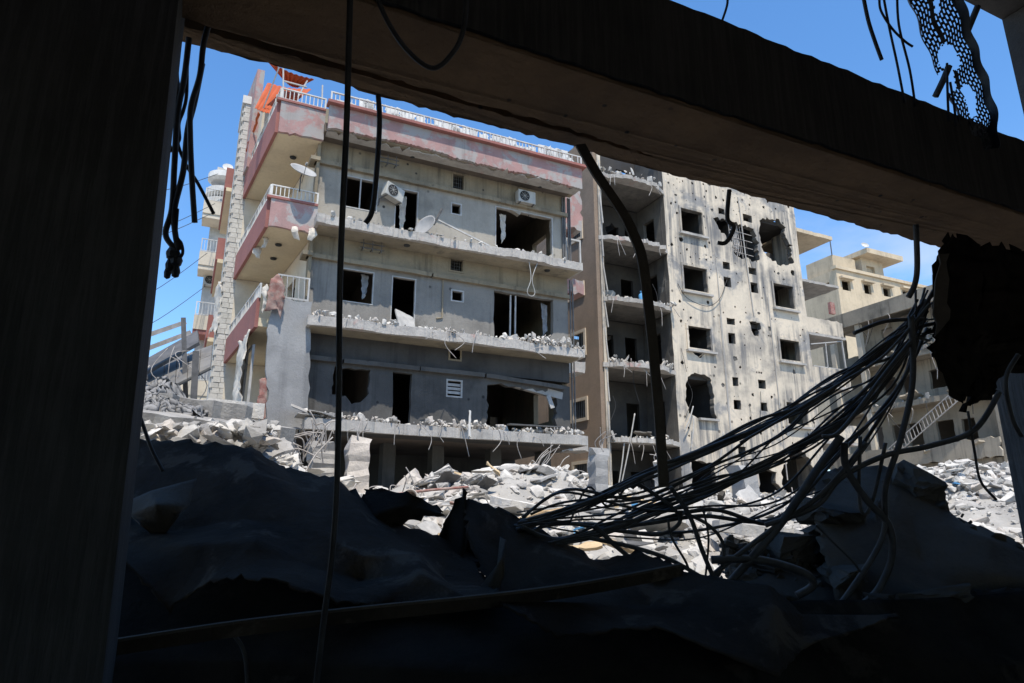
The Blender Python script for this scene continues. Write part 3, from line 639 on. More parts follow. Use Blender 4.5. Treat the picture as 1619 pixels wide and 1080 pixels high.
for i, (a, b, z) in enumerate([(1.45, 21.5, 10.58), (1.35, 22.4, 10.58), (2.2, 20.42, 10.65), (2.7, 20.42, 10.68)]):
    hanging([(a, b, z), (a+.08, b-.05, z), (a+.2, b-.05, z-.02)], .4, 'cloth_cream', ['ragged strip below the upper red balcony, nearest the corner', 'ragged strip below the upper red balcony, farther back', 'ragged strip below the pink front of the upper balcony, left one', 'ragged strip below the pink front of the upper balcony, right one'][i], 20+i, .04)
MB().panel([rect(1.95, 2.9, 8.34, 9.1), rect(2.0, 2.85, 8.4, 9.05)], .03, wplane(20.5)).build('broken_rail_frame', 'frame', A)
for i in range(5): MB().bar((2.08+i*.17, 20.5, 8.35), (2.05+i*.17, 20.46, 9.05), .02).build('broken_rail_bar', 'frame', A)
win_frame(A, 21.2, 22.2, 0, 5.2, 7.0, fn=uplane(1.55, SK), t=.07)
MB().box(1.48, 1.6, 22.3, 23.4, 4.6, 7.3, SK).build('wing_lower_wall', 'grey_wall', A)

# ------------------------------------------------------------------ the soot-streaked cream block
WB = 25.0
B = thing('shelled_block', 'soot-streaked cream apartment block with blasted holes and open balcony bays', 'building')
UBL, UBM, UBR, UBE = 16.5, 20.42, 29.62, 31.0
FB = [2.2, 5.5, 8.85, 11.95, 15.0, 18.25, 21.4]
bw_big = [(21.44, 22.83, 16.22, 17.52), (21.33, 22.83, 13.08, 14.38), (27.36, 28.80, 13.06, 14.38), (27.38, 28.76, 10.16, 11.28), (27.37, 28.74, 6.80, 7.94)]
small = [(23.96, 24.44, 14.62, 15.01), (23.95, 24.42, 13.64, 14.19), (25.72, 26.26, 14.62, 15.01), (25.76, 26.26, 13.61, 14.17), (23.90, 24.45, 11.63, 11.96), (23.91, 24.37, 10.63, 11.17),
         (23.93, 24.33, 8.47, 8.90), (23.87, 24.34, 7.30, 7.76), (25.61, 26.13, 8.49, 8.93), (25.64, 26.07, 7.34, 7.78), (23.99, 24.42, 17.73, 18.08), (25.69, 26.33, 17.66, 18.08), (23.9, 24.4, 5.05, 5.5)]
hb = [jag(rect(*r), .3, .012, i) for i, r in enumerate(bw_big)] + [jag(rect(*r), .2, .012, 30+i) for i, r in enumerate(small)]
hb.append(blob([(21.37, 11.22), (21.42, 10.4), (21.3, 10.15), (21.6, 9.9), (21.95, 9.62), (22.2, 9.75), (22.45, 10.0), (22.75, 10.05), (22.78, 11.22)], .025, 61, .14))
hb.append(blob([(21.1, 6.9), (20.98, 7.5), (21.0, 8.2), (21.15, 8.65), (21.6, 8.88), (22.2, 8.86), (22.6, 8.6), (22.68, 8.0), (22.62, 7.4), (22.68, 6.72), (21.6, 6.72)], .03, 62, .12))
hb.append(blob([(25.42, 11.98), (25.5, 11.5), (25.62, 11.25), (25.95, 11.22), (25.98, 11.55), (26.18, 11.65), (26.18, 11.98)], .02, 63, .1))
hb.append(blob([(23.75, 17.0), (23.8, 17.45), (24.4, 17.55), (25.2, 17.45), (26.2, 17.35), (26.5, 17.1), (26.52, 16.3), (26.6, 15.6), (26.4, 15.3), (25.9, 15.5), (25.3, 15.35), (24.9, 15.6), (24.75, 16.2), (24.4, 16.4), (24.0, 16.75)], .07, 64, .12))
hb.append(blob([(26.85, 16.2), (26.78, 17.0), (26.9, 17.9), (27.1, 18.15), (28.3, 18.2), (28.75, 17.9), (28.7, 17.3), (29.1, 16.9), (29.05, 16.3), (29.15, 15.9), (28.6, 15.6), (28.0, 15.55), (27.4, 15.75)], .06, 65, .12))
hb.append(blob([(26.65, 3.3), (26.6, 4.3), (27.0, 5.0), (27.6, 5.55), (28.2, 5.5), (28.7, 5.0), (28.9, 4.1), (28.85, 3.3)], .06, 66, .16))
hb.append(blob([(25.05, 3.3), (25.1, 4.2), (25.5, 4.6), (26.1, 4.3), (26.4, 3.6), (26.4, 3.3)], .06, 67, .14))
hb.append(blob([(21.0, 3.1), (21.0, 4.76), (22.4, 4.7), (22.45, 3.1)], .05, 68, .16))
for i, (x, z, r) in enumerate([(21.35, 15.75, .16), (20.9, 9.3, .12), (28.95, 15.2, .2), (25.25, 12.4, .06), (24.8, 11.85, .08), (25.6, 9.3, .07), (25.75, 9.3, .07), (25.9, 9.3, .07), (26.0, 10.6, .05), (23.2, 15.9, .08), (22.9, 9.3, .07), (22.95, 16.5, .06),
                              (26.65, 14.0, .05), (24.9, 14.0, .05), (29.2, 12.0, .06), (21.0, 12.4, .09), (21.2, 12.0, .06), (23.1, 11.9, .05), (27.0, 12.3, .05), (24.4, 18.6, .09), (25.4, 18.7, .08), (23.1, 18.5, .07), (27.3, 18.8, .1), (28.2, 18.9, .08), (21.0, 6.2, .07), (24.9, 6.2, .07), (26.3, 6.4, .06)]):
    hb.append([(x+r*math.cos(a)*random.uniform(.6, 1.1), z+r*1.1*math.sin(a)*random.uniform(.6, 1.1)) for a in [k*6.283/8 for k in range(8)]])
prnd = random.Random(808)
def clear_of(x, z, r):
    return UBM+.15+r < x < UBR-.15-r and all(not (min(p[0] for p in lp)-r-.08 < x < max(p[0] for p in lp)+r+.08 and min(p[1] for p in lp)-r-.08 < z < max(p[1] for p in lp)+r+.08) for lp in hb)
for _ in range(260):
    z = prnd.choice((prnd.uniform(15.2, 20), prnd.uniform(4, 18), prnd.uniform(14.8, 19.5))); x = prnd.uniform(20.6, 29.5); r = prnd.choice((.03, .04, .05, .07, .1))
    if clear_of(x, z, r): hb.append([(x+r*math.cos(a)*prnd.uniform(.5, 1.1), z+r*1.1*math.sin(a)*prnd.uniform(.5, 1.1)) for a in [k*6.283/8 for k in range(8)]])
spall_at = [(24.0, 15.2), (26.7, 17.6), (26.65, 16.4), (29.25, 17.2), (29.3, 16.2), (25.2, 18.4), (27.8, 18.7), (28.8, 15.2), (23.4, 17.2), (21.2, 15.4), (20.9, 6.5), (22.9, 8.3), (21.1, 9.4), (22.9, 9.7), (26.4, 11.0), (25.1, 10.3), (24.9, 5.2), (26.5, 5.6), (29.2, 9.0), (23.3, 19.2), (26.3, 19.3), (28.7, 19.4), (22.5, 19.0), (20.8, 17.5), (27.2, 15.2), (20.75, 13.0)]
spalls = []
for i in range(150):
    x, z = spall_at[i] if i < len(spall_at) else (prnd.uniform(20.7, 29.4), prnd.choice((prnd.uniform(14.8, 20.2), prnd.uniform(3.5, 18))))
    r = prnd.uniform(.14, .34) if i < len(spall_at) else prnd.uniform(.06, .2)
    if not clear_of(x, z, r*1.25) or any((x-a)**2+(z-b)**2 < (1.35*(r+c))**2 for a, b, c in [q[1] for q in spalls]): continue
    lp = jag([(x+r*math.cos(a)*prnd.uniform(.55, 1.15), z+r*.9*math.sin(a)*prnd.uniform(.55, 1.15)) for a in [k*6.283/9 for k in range(9)]], .08, .008, i)
    spalls.append((lp, (x, z, r)))
MB().panel([jag(rect(UBM, UBR, 1.5, 20.6), .5, .02, 9)]+hb, .26, wplane(WB+.02)).build('front_wall', 'b_side', B)
MB().panel([jag(rect(UBM, UBR, 1.5, 20.6), .5, .02, 9)]+hb+[q[0] for q in spalls], .03, wplane(WB-.012)).build('plaster_skin', 'b_wall', B)
for r in bw_big[:2]+bw_big[2:]+[(21.37, 22.78, 10.1, 11.22)]:
    win_frame(B, r[0]-.12, r[1]+.12, WB-.06, r[2]-.1, r[3]+.1, m='b_wall', t=.115, d=.058, name='window_surround')
    MB().box(r[0]-.2, r[1]+.2, WB-.2, WB-.002, r[2]-.2, r[2]-.1).build('sill', 'concrete', B)
MB().box(21.6, 22.75, WB-.2, WB-.002, 6.6, 6.7).build('sill', 'concrete', B)
for k in range(len(FB)-1):
    z = FB[k]
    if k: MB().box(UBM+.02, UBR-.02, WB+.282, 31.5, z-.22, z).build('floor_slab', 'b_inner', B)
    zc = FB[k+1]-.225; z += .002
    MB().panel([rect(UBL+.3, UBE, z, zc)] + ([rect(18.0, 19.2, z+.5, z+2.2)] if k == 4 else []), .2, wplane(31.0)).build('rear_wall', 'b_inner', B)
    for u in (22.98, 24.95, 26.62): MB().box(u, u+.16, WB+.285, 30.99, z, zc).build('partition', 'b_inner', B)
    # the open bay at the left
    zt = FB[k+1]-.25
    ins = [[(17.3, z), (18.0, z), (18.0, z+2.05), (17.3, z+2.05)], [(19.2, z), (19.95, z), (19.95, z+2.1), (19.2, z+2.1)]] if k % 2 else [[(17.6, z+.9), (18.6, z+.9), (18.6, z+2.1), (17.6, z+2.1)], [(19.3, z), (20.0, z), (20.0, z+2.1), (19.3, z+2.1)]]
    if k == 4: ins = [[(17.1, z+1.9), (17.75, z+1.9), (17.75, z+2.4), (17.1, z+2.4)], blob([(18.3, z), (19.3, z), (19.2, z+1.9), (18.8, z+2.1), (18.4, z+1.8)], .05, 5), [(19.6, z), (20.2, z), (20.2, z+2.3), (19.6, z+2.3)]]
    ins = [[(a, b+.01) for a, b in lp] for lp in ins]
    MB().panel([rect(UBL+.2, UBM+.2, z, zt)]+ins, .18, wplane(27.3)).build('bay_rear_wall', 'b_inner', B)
    MB().panel([rect(WB+.285, 27.29, z, zt)]+([rect(25.9, 26.8, z+.01, z+2.1)] if k != 5 else []), .2, uplane(UBM)).build('bay_side_wall', 'b_side', B)
# bay slabs with bowed, crumbling front edges
for k in range(1, 6):
    z = FB[k]; fr = [(UBL-.05+(UBM-UBL+.1)*i/16, 25.0-.55*math.sin(math.pi*i/16)**.6) for i in range(17)]
    fr = jag(jag(fr, .45, .07, 90+k, closed=False), .07, .025, 190+k, closed=False)
    MB().box(UBL+.05, UBM-.02, 25.05, 27.27, z-.222, z-.203).build('bay_ceiling', 'b_side', B)
    MB().panel([fr+[(UBM+.05, 27.28), (UBL-.05, 27.28)]], .2, zplane(z)).build('bay_slab', 'slab_edge' if k != 1 else 'concrete', B)
    edge_rubble('bay_rubble', ['', 'rubble on the lowest open bay floor of the cream block', 'rubble on the second open bay floor of the cream block', 'rubble on the third open bay floor of the cream block', 'rubble on the fourth open bay floor of the cream block', 'broken blocks on the topmost open bay floor'][k],
                UBL+.1, UBM, 24.55, 26.6, z, [0, 130, 260, 160, 90, 120][k], 200+k, size=(.06, .3), hmax=[0, .1, .3, .12, .05, .5][k])
for i in range(10):
    MB().tube([(UBL+.05+.03*i % .2, 24.98-.02*i, 2+i*1.7), (UBL+.06, 24.97, 3.7+i*1.7)], .04).build('corner_pipe', 'concrete', B)
MB().box(UBL-.03, UBL+.16, WB-.04, WB+.5, 1.0, 20.2).build('bay_pier', 'b_wall', B)
# brown side wall with trimmed windows
def bsk(a, b, t): return (UBL-.24+t-.10*(a-25.0), a, b)
side_h = [(25.95, 27.2, 6.4, 7.45), (25.95, 27.2, 9.4, 10.65), (25.95, 27.2, 12.3, 13.0), (25.95, 27.2, 15.2, 16.3), (25.95, 27.2, 3.2, 4.6)]
MB().panel([rect(25.02, 33.0, 1.0, 20.4)]+[rect(*r) for r in side_h], .2, bsk).build('side_wall', 'brown', B)
for r in side_h:
    win_frame(B, r[0]-.02, r[1]+.02, 0, r[2]-.02, r[3]+.02, m='beige_trim', t=.14, d=.1, fn=lambda a, b, t: bsk(a, b, t-.06))
    gm = MB()
    for i in range(1, 9): p = bsk(r[0]+(r[1]-r[0])*i/9, r[2], .05); gm.bar(p, (p[0], p[1], r[3]), .02)
    gm.build('window_grille', 'steel', B)
MB().box(UBL-.0, UBR, 28.6, 31.5, 20.35, 20.6).build('roof_slab', 'concrete', B)
edge_rubble('roof_rubble', 'broken blocks along the top edge of the cream block', 17.0, 29.4, 24.9, 26, 20.6, 200, 321, size=(.1, .5), hmax=.3)
# exposed reinforcement and frames in the blasted hole
rb = MB()
for i in range(7): x = 24.75+i*.13; rb.bar((x, WB+.1, 15.5+.1*(i % 3)), (x+.08*math.sin(i), WB+.15, 17.4), .028)
for z in (15.8, 16.2, 16.6, 17.0): rb.bar((24.7, WB+.08, z), (26.3, WB+.12, z-.05), .024)
rb.build('exposed_rebar', 'rebar', B)
MB().panel([jag(rect(25.1, 25.5, 16.1, 17.45), .12, .06, 3)], .12, wplane(WB+.3)).build('hanging_plaster', 'concrete', B)
MB().tube([(25.75, WB-.03, 12.3), (25.6, WB-.04, 15.0), (25.45, WB-.03, 19.0)], .035).build('drain_pipe', 'concrete', B)
for u, z1 in ((23.55, 15.4), (23.5, 12), (26.9, 13.5)):
    MB().tube([(u, WB-.03, 4.0), (u-.03, WB-.03, z1)], .03).build('drain_pipe', 'concrete', B)
# right hand balconies, set back
MB().panel([rect(UBR-.02, UBE, 1.5, 18.0)]+[jag(r, .2, .03, i) for i, r in enumerate([rect(29.95, 30.5, 15.9, 16.7), rect(29.9, 30.4, 13.1, 13.6), rect(29.9, 30.8, 9.4, 11.0), rect(29.9, 30.8, 6.2, 8.0)])], .2, wplane(26.6)).build('side_bay_wall', 'b_wall', B)
MB().panel([rect(WB+.285, 26.59, 1.5, 18.0)], .2, uplane(UBR-.21)).build('return_wall', 'b_wall', B)
MB().panel([rect(26.6, 31, 1.5, 18.0)], .2, uplane(UBE-.2)).build('end_wall', 'b_wall', B)
for z, t_ in ((18.05, .22), (15.0, .14), (11.95, .14), (9.1, .14), (6.1, .14)):
    MB().panel([jag([(UBR+.01, 25.0), (32.5, 25.0)], .2, .02, int(z*7), closed=False)+[(32.5, 28.0), (UBR+.01, 28.0)]], t_, zplane(z)).build('side_balcony_slab', 'slab_edge' if z < 18 else 'sand', B)
for z, hgt in ((11.95, .85), (9.1, .95), (6.1, .9)):
    MB().panel([jag(rect(UBR+.02, 32.42, z+.002, z+hgt), .2, .025, int(z*3))], .12, wplane(25.02)).build('side_balcony_parapet', 'b_wall', B)
fm = MB(); fm.bar((32.3, 25.1, 10.05), (32.25, 25.1, 11.8), .07); fm.bar((30.9, 25.1, 10.05), (30.95, 25.1, 11.5), .05); fm.bar((29.8, 25.1, 11.3), (32.3, 25.1, 11.75), .05); fm.bar((29.8, 25.1, 10.1), (32.3, 25.1, 10.1), .05)
fm.build('balcony_frame', 'frame', B)
# things in the bays
t = thing('water_bottle', 'blue gas bottle standing on the open bay floor of the cream block', 'bottle')
MB().disc_lathe((18.55, 24.75, 11.96), (0, 0, 1), [(0, 0), (.13, .0), (.14, .05), (.14, .3), (.11, .36), (.05, .39), (.05, .46), (.07, .46), (.07, .5), (0, .5)], 16).build('body', 'blue', t, True)
ac_unit(17.35, 26.2, 12.1, 'fallen air conditioner on the open bay floor beside the blue bottle', tilt=.2, yaw=-.9, scale=1.3)
rnd = random.Random(31)
for i, (x, y, z, dx, dz) in enumerate([(16.9, 24.7, 3.4, .9, 3.2), (16.8, 24.7, 3.5, .4, 2.0), (20.6, 24.8, 6.0, .6, 1.2), (22.1, 24.7, 3.6, .7, 2.5), (20.8, 24.7, 5.2, .3, 1.5)]):
    hang_wire('leaning_bar', [(x, y, z), (x+dx*.5, y-.05, z+dz*.5), (x+dx, y, z+dz)], .03, ['long thin bar leaning at the left edge of the cream block', 'short thin bar leaning at the left edge of the cream block', 'thin bar leaning beside the oval hole of the cream block', 'long bar leaning below the oval hole of the cream block', 'thin bar by the lowest bay of the cream block'][i], 'bar', 'frame')
for i in range(12):
    x = rnd.uniform(16.7, 29); z = rnd.uniform(6, 18); L = rnd.uniform(.6, 2.0)
    hang_wire('loose_wire', [(x, WB-.05, z), (x+rnd.uniform(-.2, .2), WB-.12, z-L*.4), (x+rnd.uniform(-.3, .3), WB-.1, z-L)], .012, 'thin loose wire hanging down the front of the cream block', 'wire', 'fan', group='wires hanging on the cream block')
for i in range(22):
    k = 1+i % 5; x = rnd.uniform(16.7, 20.3); z = FB[k]-.1; L = rnd.uniform(.3, 1.1)
    hang_wire('bent_rebar', [(x, 24.62, z), (x+rnd.uniform(-.2, .2), 24.5, z-L*.3), (x+rnd.uniform(-.4, .4), 24.5, z-L)], .014, 'bent bar dangling from the open bay floors of the cream block', 'rebar', group='bars dangling in the open bays')
for i in range(10):
    k = 1+i % 5; x = rnd.uniform(16.8, 20.0)
    slab_ = MB().panel([jag(rect(-.35, .35, -.25, .25), .1, .04, 900+i)], .06, lambda a, b, t: (a, b, t)).build('broken_block_piece', ('concrete', 'b_side', 'rubble', 'steel')[i % 4])
    tag(slab_, 'broken panel tilted on an open bay floor of the cream block', 'panel', 'broken panels on the bay floors'); slab_.location = (x, rnd.uniform(24.8, 26.5), FB[k]+.2); slab_.rotation_euler = (rnd.uniform(.3, 1.3), rnd.uniform(-.4, .4), rnd.uniform(0, 3))
hang_wire('drooping_wire', [(20.9, WB-.06, 13.3), (21.4, WB-.1, 12.6), (22.6, WB-.12, 12.35), (23.5, WB-.1, 12.9), (24.1, WB-.06, 14.0)], .016, 'wire drooping in a wide arc below a window of the cream block', 'wire', 'fan')

# ------------------------------------------------------------------ low block at the right, facing left
UE = 36.0
KE = UE/34.0
def ze(z): return 1.6+(z-1.6)*KE
E_ = thing('balcony_block', 'low weathered beige block with sagging balconies right of the cream block', 'building')
ef = [(ze(4.95), ze(5.8)), (ze(7.9), ze(8.3)), (ze(10.4), ze(10.95)), (ze(13.1), ze(13.8))]
for i, (z0, z1) in enumerate(ef):
    fr = jag([(20.0, UE), (30.0, UE)], .25, .05, 400+i, closed=False)
    MB().panel([fr+[(30.0, UE+7), (20.0, UE+7)]], min(z1-z0, .3) if i < 3 else .35, lambda a, b, t, z=z1 if i == 3 else z0+.3: (b, a, z-t)).build('balcony_slab', 'e_wall', E_)
MB().panel([rect(20.0, 30.5, ze(13.0), ze(13.85))], .2, uplane(UE-.15)).build('roof_fascia', 'e_wall', E_)
eh = {0: [(25.39, 24.69, 5.75, 7.05), (24.11, 23.45, 6.0, 7.03), (23.21, 22.45, 5.6, 6.96), (21.69, 20.82, 5.9, 6.9), (20.43, 19.78, 5.6, 6.85)],
      1: [(24.27, 23.46, 8.66, 9.58), (23.15, 22.62, 8.35, 9.55), (21.64, 20.76, 8.55, 9.52)], 2: [(23.9, 23.2, 11.3, 12.3), (22.4, 21.9, 11.0, 12.4), (26.3, 25.3, 11.2, 12.8)]}
KW = (UE+1.2)/34
for i in range(3):
    z0 = ef[i][0]+.3; z1 = ef[i+1][0]
    hs = [jag(rect(b*KW, a*KW, max(1.6+(c-1.6)*KW, z0+.02), min(1.6+(d-1.6)*KW, z1-.05)), .25, .02, j) for j, (a, b, c, d) in enumerate(eh[i])]
    MB().panel([rect(20.0, 30.4, z0+.002, z1-.002)]+hs, .2, uplane(UE+1.2)).build('wall', 'e_wall', E_)
    MB().box(UE+4.5, UE+4.7, 20, 30, z0+.002, z1-.002).build('inner_wall', 'room', E_)
MB().panel([jag(rect(19.9, 29.6, ze(4.9), ze(5.8)), .2, .05, 411)], .15, uplane(UE-.16)).build('balcony_parapet', 'e_wall', E_)
for y in (26.7, 28.6): MB().box(UE, UE+.3, y, y+.3, ze(4), ze(13)).build('post', 'cream', E_)
MB().box(UE+.2, UE+7, 19.9, 30.5, 2.0, ze(4.9)).build('ground_storey', 'e_wall', E_)
MB().box(UE+.1, UE+7, 19.7, 19.98, 2.0, ze(13.7)).build('end_wall', 'e_wall', E_)
railing(E_, [(UE-.05, y, ef[2][0]+.3) for y in (20.9, 22.6, 24.4)], .7, gap=.16, bent=.15, seed=44, m='rebar')
# the collapsed railing hanging across the balconies like a ladder
lad = thing('fallen_railing', 'broken railing hanging diagonally like a ladder across the beige balconies', 'railing')
p0 = Vector((UE-.5, 25.6, 6.0)); p1 = Vector((UE-.4, 21.0, 8.9)); off = Vector((0, -.1, -.55))
mb = MB(); mb.bar(p0, p1, .05); mb.bar(p0+off, p1+off, .05); mb.build('rails', 'rebar', lad)
bmh = MB().bar((0, 0, 0), off, .03).mesh('baluster', 'rebar')
for i in range(24): link('baluster', bmh, lad, p0.lerp(p1, i/23))
ernd = random.Random(66)
for i in range(16):
    y = ernd.uniform(20.5, 27); z = ef[1+i % 3][0]+.1; L = ernd.uniform(.5, 1.8)
    hang_wire('loose_wire', [(UE-.1, y, z), (UE-.2, y+ernd.uniform(-.3, .3), z-L*.4), (UE-.15, y+ernd.uniform(-.5, .5), z-L)], .018, 'bent bar or wire dangling from the beige balconies', 'wire', 'rebar' if i % 2 else 'fan', group='wires dangling from the beige balconies')
for i in range(7):
    y = 20.8+i*.85; k = i % 3
    o = MB().panel([jag(rect(-.5, .5, -.35, .35), .12, .05, 1900+i)], .1, lambda a, b, t: (a, b, t)).build('tilted_slab_piece', 'e_wall')
    tag(o, 'broken slab piece tilted on the beige balconies', 'slab piece', 'slab pieces on the beige balconies'); o.location = (UE+.2, y, ef[k][0]+.5); o.rotation_euler = (ernd.uniform(.2, 1.2), ernd.uniform(-.6, .6), ernd.uniform(0, 3))
edge_rubble('ledge_rubble', 'pale rubble along the edge of the beige balconies', UE-.1, UE+.9, 20.2, 25.5, ef[2][0]+.3, 90, 501)
edge_rubble('ledge_rubble', 'pale rubble along the middle ledge of the beige block', UE-.1, UE+.9, 20.2, 27.5, ef[1][0]+.3, 90, 502)

# ------------------------------------------------------------------ far sandy building
S = thing('sandy_house', 'distant sandy building with small windows and a roof stair room', 'building')
sh = [(59.04, 60.30, 25.43, 26.53), (62.35, 63.43, 25.54, 26.65), (65.36, 66.49, 25.71, 26.70), (68.52, 69.57, 25.8, 26.9)] + [(x, x+1.2, 21.6, 22.8) for x in (59.2, 62.4, 65.6, 68.6)]
MB().panel([rect(58.4, 73, 8, 27.6)]+[rect(*r) for r in sh], .3, wplane(45)).build('wall', 'sand', S)
MB().panel([rect(45.31, 53, 8, 27.58), rect(46.0, 47.0, 25.4, 26.5)], .3, uplane(58.41)).build('side_wall', 'sand', S)
MB().box(58.75, 73, 46.2, 53, 8, 27.2).build('core', 'room', S)
MB().box(58.2, 73.1, 44.8, 45.4, 27.62, 27.95).build('roof_band', 'sand', S)
MB().box(58.7, 73, 45.32, 53, 27.3, 27.59).build('roof', 'sand', S)
MB().box(58.9, 62.3, 45.6, 49, 27.6, 29.5).build('roof_parapet', 'sand', S)
MB().panel([rect(63.2, 66.6, 27.6, 29.9), rect(63.9, 65.2, 28.0, 29.1)], .3, wplane(45.5)).build('stair_room', 'sand', S)
MB().box(62.6, 68.3, 44.2, 49.5, 29.9, 30.45).build('stair_roof', 'sand', S)
MB().box(63.2, 66.6, 45.81, 49.0, 27.6, 29.89).build('stair_core', 'sand', S)
for r in sh[:4]:
    MB().box(r[0]-.3, r[1]+.3, 44.6, 44.99, r[3]+.1, r[3]+.3).build('window_hood', 'sand', S)
MB().box(56.4, 57.0, 44.6, 44.9, 22.4, 23.6).build('painted_panel', 'sign_red', S)
MB().disc_lathe((62.7, 44.5, 30.75), (-.3, -.8, .5), [(0, 0), (.25, .05), (.4, .16)], 16).build('roof_dish', 'white', S)
MB().bar((58.9, 45.6, 29.4), (58.9, 45.6, 31.6), .08).build('aerial', 'steel', S)

# ------------------------------------------------------------------ far white block at the left
G = thing('white_block', 'distant white apartment block with rounded balconies left of the stone pilaster', 'building')
MB().box(-.15, 6, 40.6, 50, 1, 22.6).build('wall', 'white', G)
for i, (z, u) in enumerate(((20.0, -.62), (16.9, -.5), (13.2, -.36), (9.6, -.3))):
    MB().box(u, 3, 39.2, 40.6, z-1.1, z-.3).build('balcony_parapet', 'cream', G)
    MB().box(u+.02, 3, 39.25, 40.6, z-1.35, z-1.102).build('balcony_slab', 'red' if i == 2 else 'cream', G)
    railing(G, [(u+.05, 39.25, z-.3), (1.2, 39.25, z-.3)], .75, gap=.14)
for i, z in enumerate((21.9, 20.9, 20.2)):
    MB().disc_lathe((.35, 40.4, z), (0, 0, 1), [(0, -.5), (.75, -.5), (.95, -.35), (.95, 0), (0, 0)], 20).build('round_balcony', 'white', G)
ac_unit(.3, 40.35, 15.0, 'air conditioner on the distant white block', scale=1.2)
tag(MB().disc_lathe((.4, 40.4, 22.5), (0, -.9, .4), [(0, 0), (.2, .05), (.3, .14), (0, .02)], 12).build('roof_dish', 'white', G))

# ------------------------------------------------------------------ solar roof and steel frame at the far left
R_ = thing('tilted_roof_rack', 'collapsed corrugated canopy on steel posts above the left rubble', 'canopy')
def corr(name, a, b, c, d, n, par, m):
    a, b, c, d = map(Vector, (a, b, c, d)); vs = []
    nrm = (b-a).cross(c-a).normalized()
    for j in (0, 1):
        for i in range(n*2+1):
            t = i/(n*2); p = (a.lerp(b, t) if j == 0 else d.lerp(c, t)) + nrm*.04*(i % 2); vs.append(p)
    k = n*2+1; o = MB().add(vs, [(i, i+1, k+i+1, k+i) for i in range(k-1)]).build(name, m, par)
    s = o.modifiers.new('thickness', 'SOLIDIFY'); s.thickness = .02; return o
def plate(name, a, b, c, d, th, m, par):
    a, b, c, d = map(Vector, (a, b, c, d)); n = (b-a).cross(d-a).normalized()*th
    return MB().add([a, b, c, d, a+n, b+n, c+n, d+n], [(3, 2, 1, 0), (4, 5, 6, 7), (0, 1, 5, 4), (1, 2, 6, 5), (2, 3, 7, 6), (3, 0, 4, 7)]).build(name, m, par)
qa_, qb_, qc_, qd_ = P(200, 592, 18.4), P(336, 545, 18.8), P(333, 580, 15.8), P(195, 650, 15.4)
for i in range(7):
    t0, t1 = i/7+.004, (i+1)/7-.004
    for j in range(2):
        s0, s1 = j/2+.006, (j+1)/2-.006
        f = lambda t, s: qa_.lerp(qb_, t).lerp(qd_.lerp(qc_, t), s)
        plate('solar_panel', f(t0, s0), f(t1, s0), f(t1, s1), f(t0, s1), .04, 'roofmetal', R_)
mb = MB()
for s_ in (.03, .35, .65, .97): mb.bar(qa_.lerp(qd_, s_)-Vector((0, 0, .06)), qb_.lerp(qc_, s_)-Vector((0, 0, .06)), .06, .06)
mb.build('panel_rail', 'steel', R_)
plate('truss_sheet', P(205, 582, 17.6), P(312, 522, 18.2), P(314, 541, 17.4), P(205, 602, 16.8), .08, 'steel', R_)
mb = MB()
for a, b in (((205, 540), (292, 510)), ((205, 562), (300, 526))): mb.bar(P(*a, 16.5), P(*b, 17.0), .14, .10)
mb.build('beam', 'rebar', R_)
for (x0, y0, x1, y1, w, th) in ((290, 503, 294, 636, 16.4, .1), (310, 556, 306, 640, 15.8, .13), (222, 535, 232, 600, 16.6, .06)):
    MB().bar(P(x0, y0, w), P(x1, y1, w), th, th).build('post', 'steel', R_)
rnd = random.Random(8)
for i in range(8):
    x = rnd.uniform(215, 310); y = rnd.uniform(520, 580)
    hang_wire('tangled_wire', [P(x, y, 16.4), P(x+rnd.uniform(-30, 20), y+rnd.uniform(5, 40), 16.2), P(x+rnd.uniform(-25, 30), y+rnd.uniform(30, 80), 16.2), P(x+rnd.uniform(-40, 40), y+rnd.uniform(60, 120), 16)], .009, 'thin wire tangled in the canopy frame', 'wire', 'rebar', group='wires tangled in the canopy')
Lb = thing('blue_fronted_house', 'far pale house with a bluish window band behind the canopy', 'building')
MB().panel([rect(-1.5, 3, 2, 10.2), rect(.0, 2.4, 5.9, 7.3)], .3, wplane(44)).build('wall', 'cream', Lb)
MB().box(-.0, 2.4, 44.1, 44.2, 5.9, 7.3).build('window_band', 'glass', Lb)
MB().box(-1.5, 3, 44.31, 48, 2, 10).build('core', 'cream', Lb)
# overhead lines in the sky at the left
for i, (a, b) in enumerate((((218, 520), (312, 455)), ((236, 300), (335, 275)), ((228, 375), (330, 335)), ((225, 365), (330, 322)), ((220, 470), (318, 400)))):
    a3 = P(a[0]-60, a[1]+(a[1]-b[1])*.5, 30); b3 = P(b[0]+10, b[1], 38); m3 = a3.lerp(b3, .5)-Vector((0, 0, .25))
    hang_wire('overhead_line', [a3, m3, b3], .015, ['thicker overhead line rising to the white block', 'topmost thin overhead line at the left', 'second thin overhead line at the left', 'third thin overhead line at the left', 'lowest thin overhead line at the left'][i], 'overhead line', 'fan')

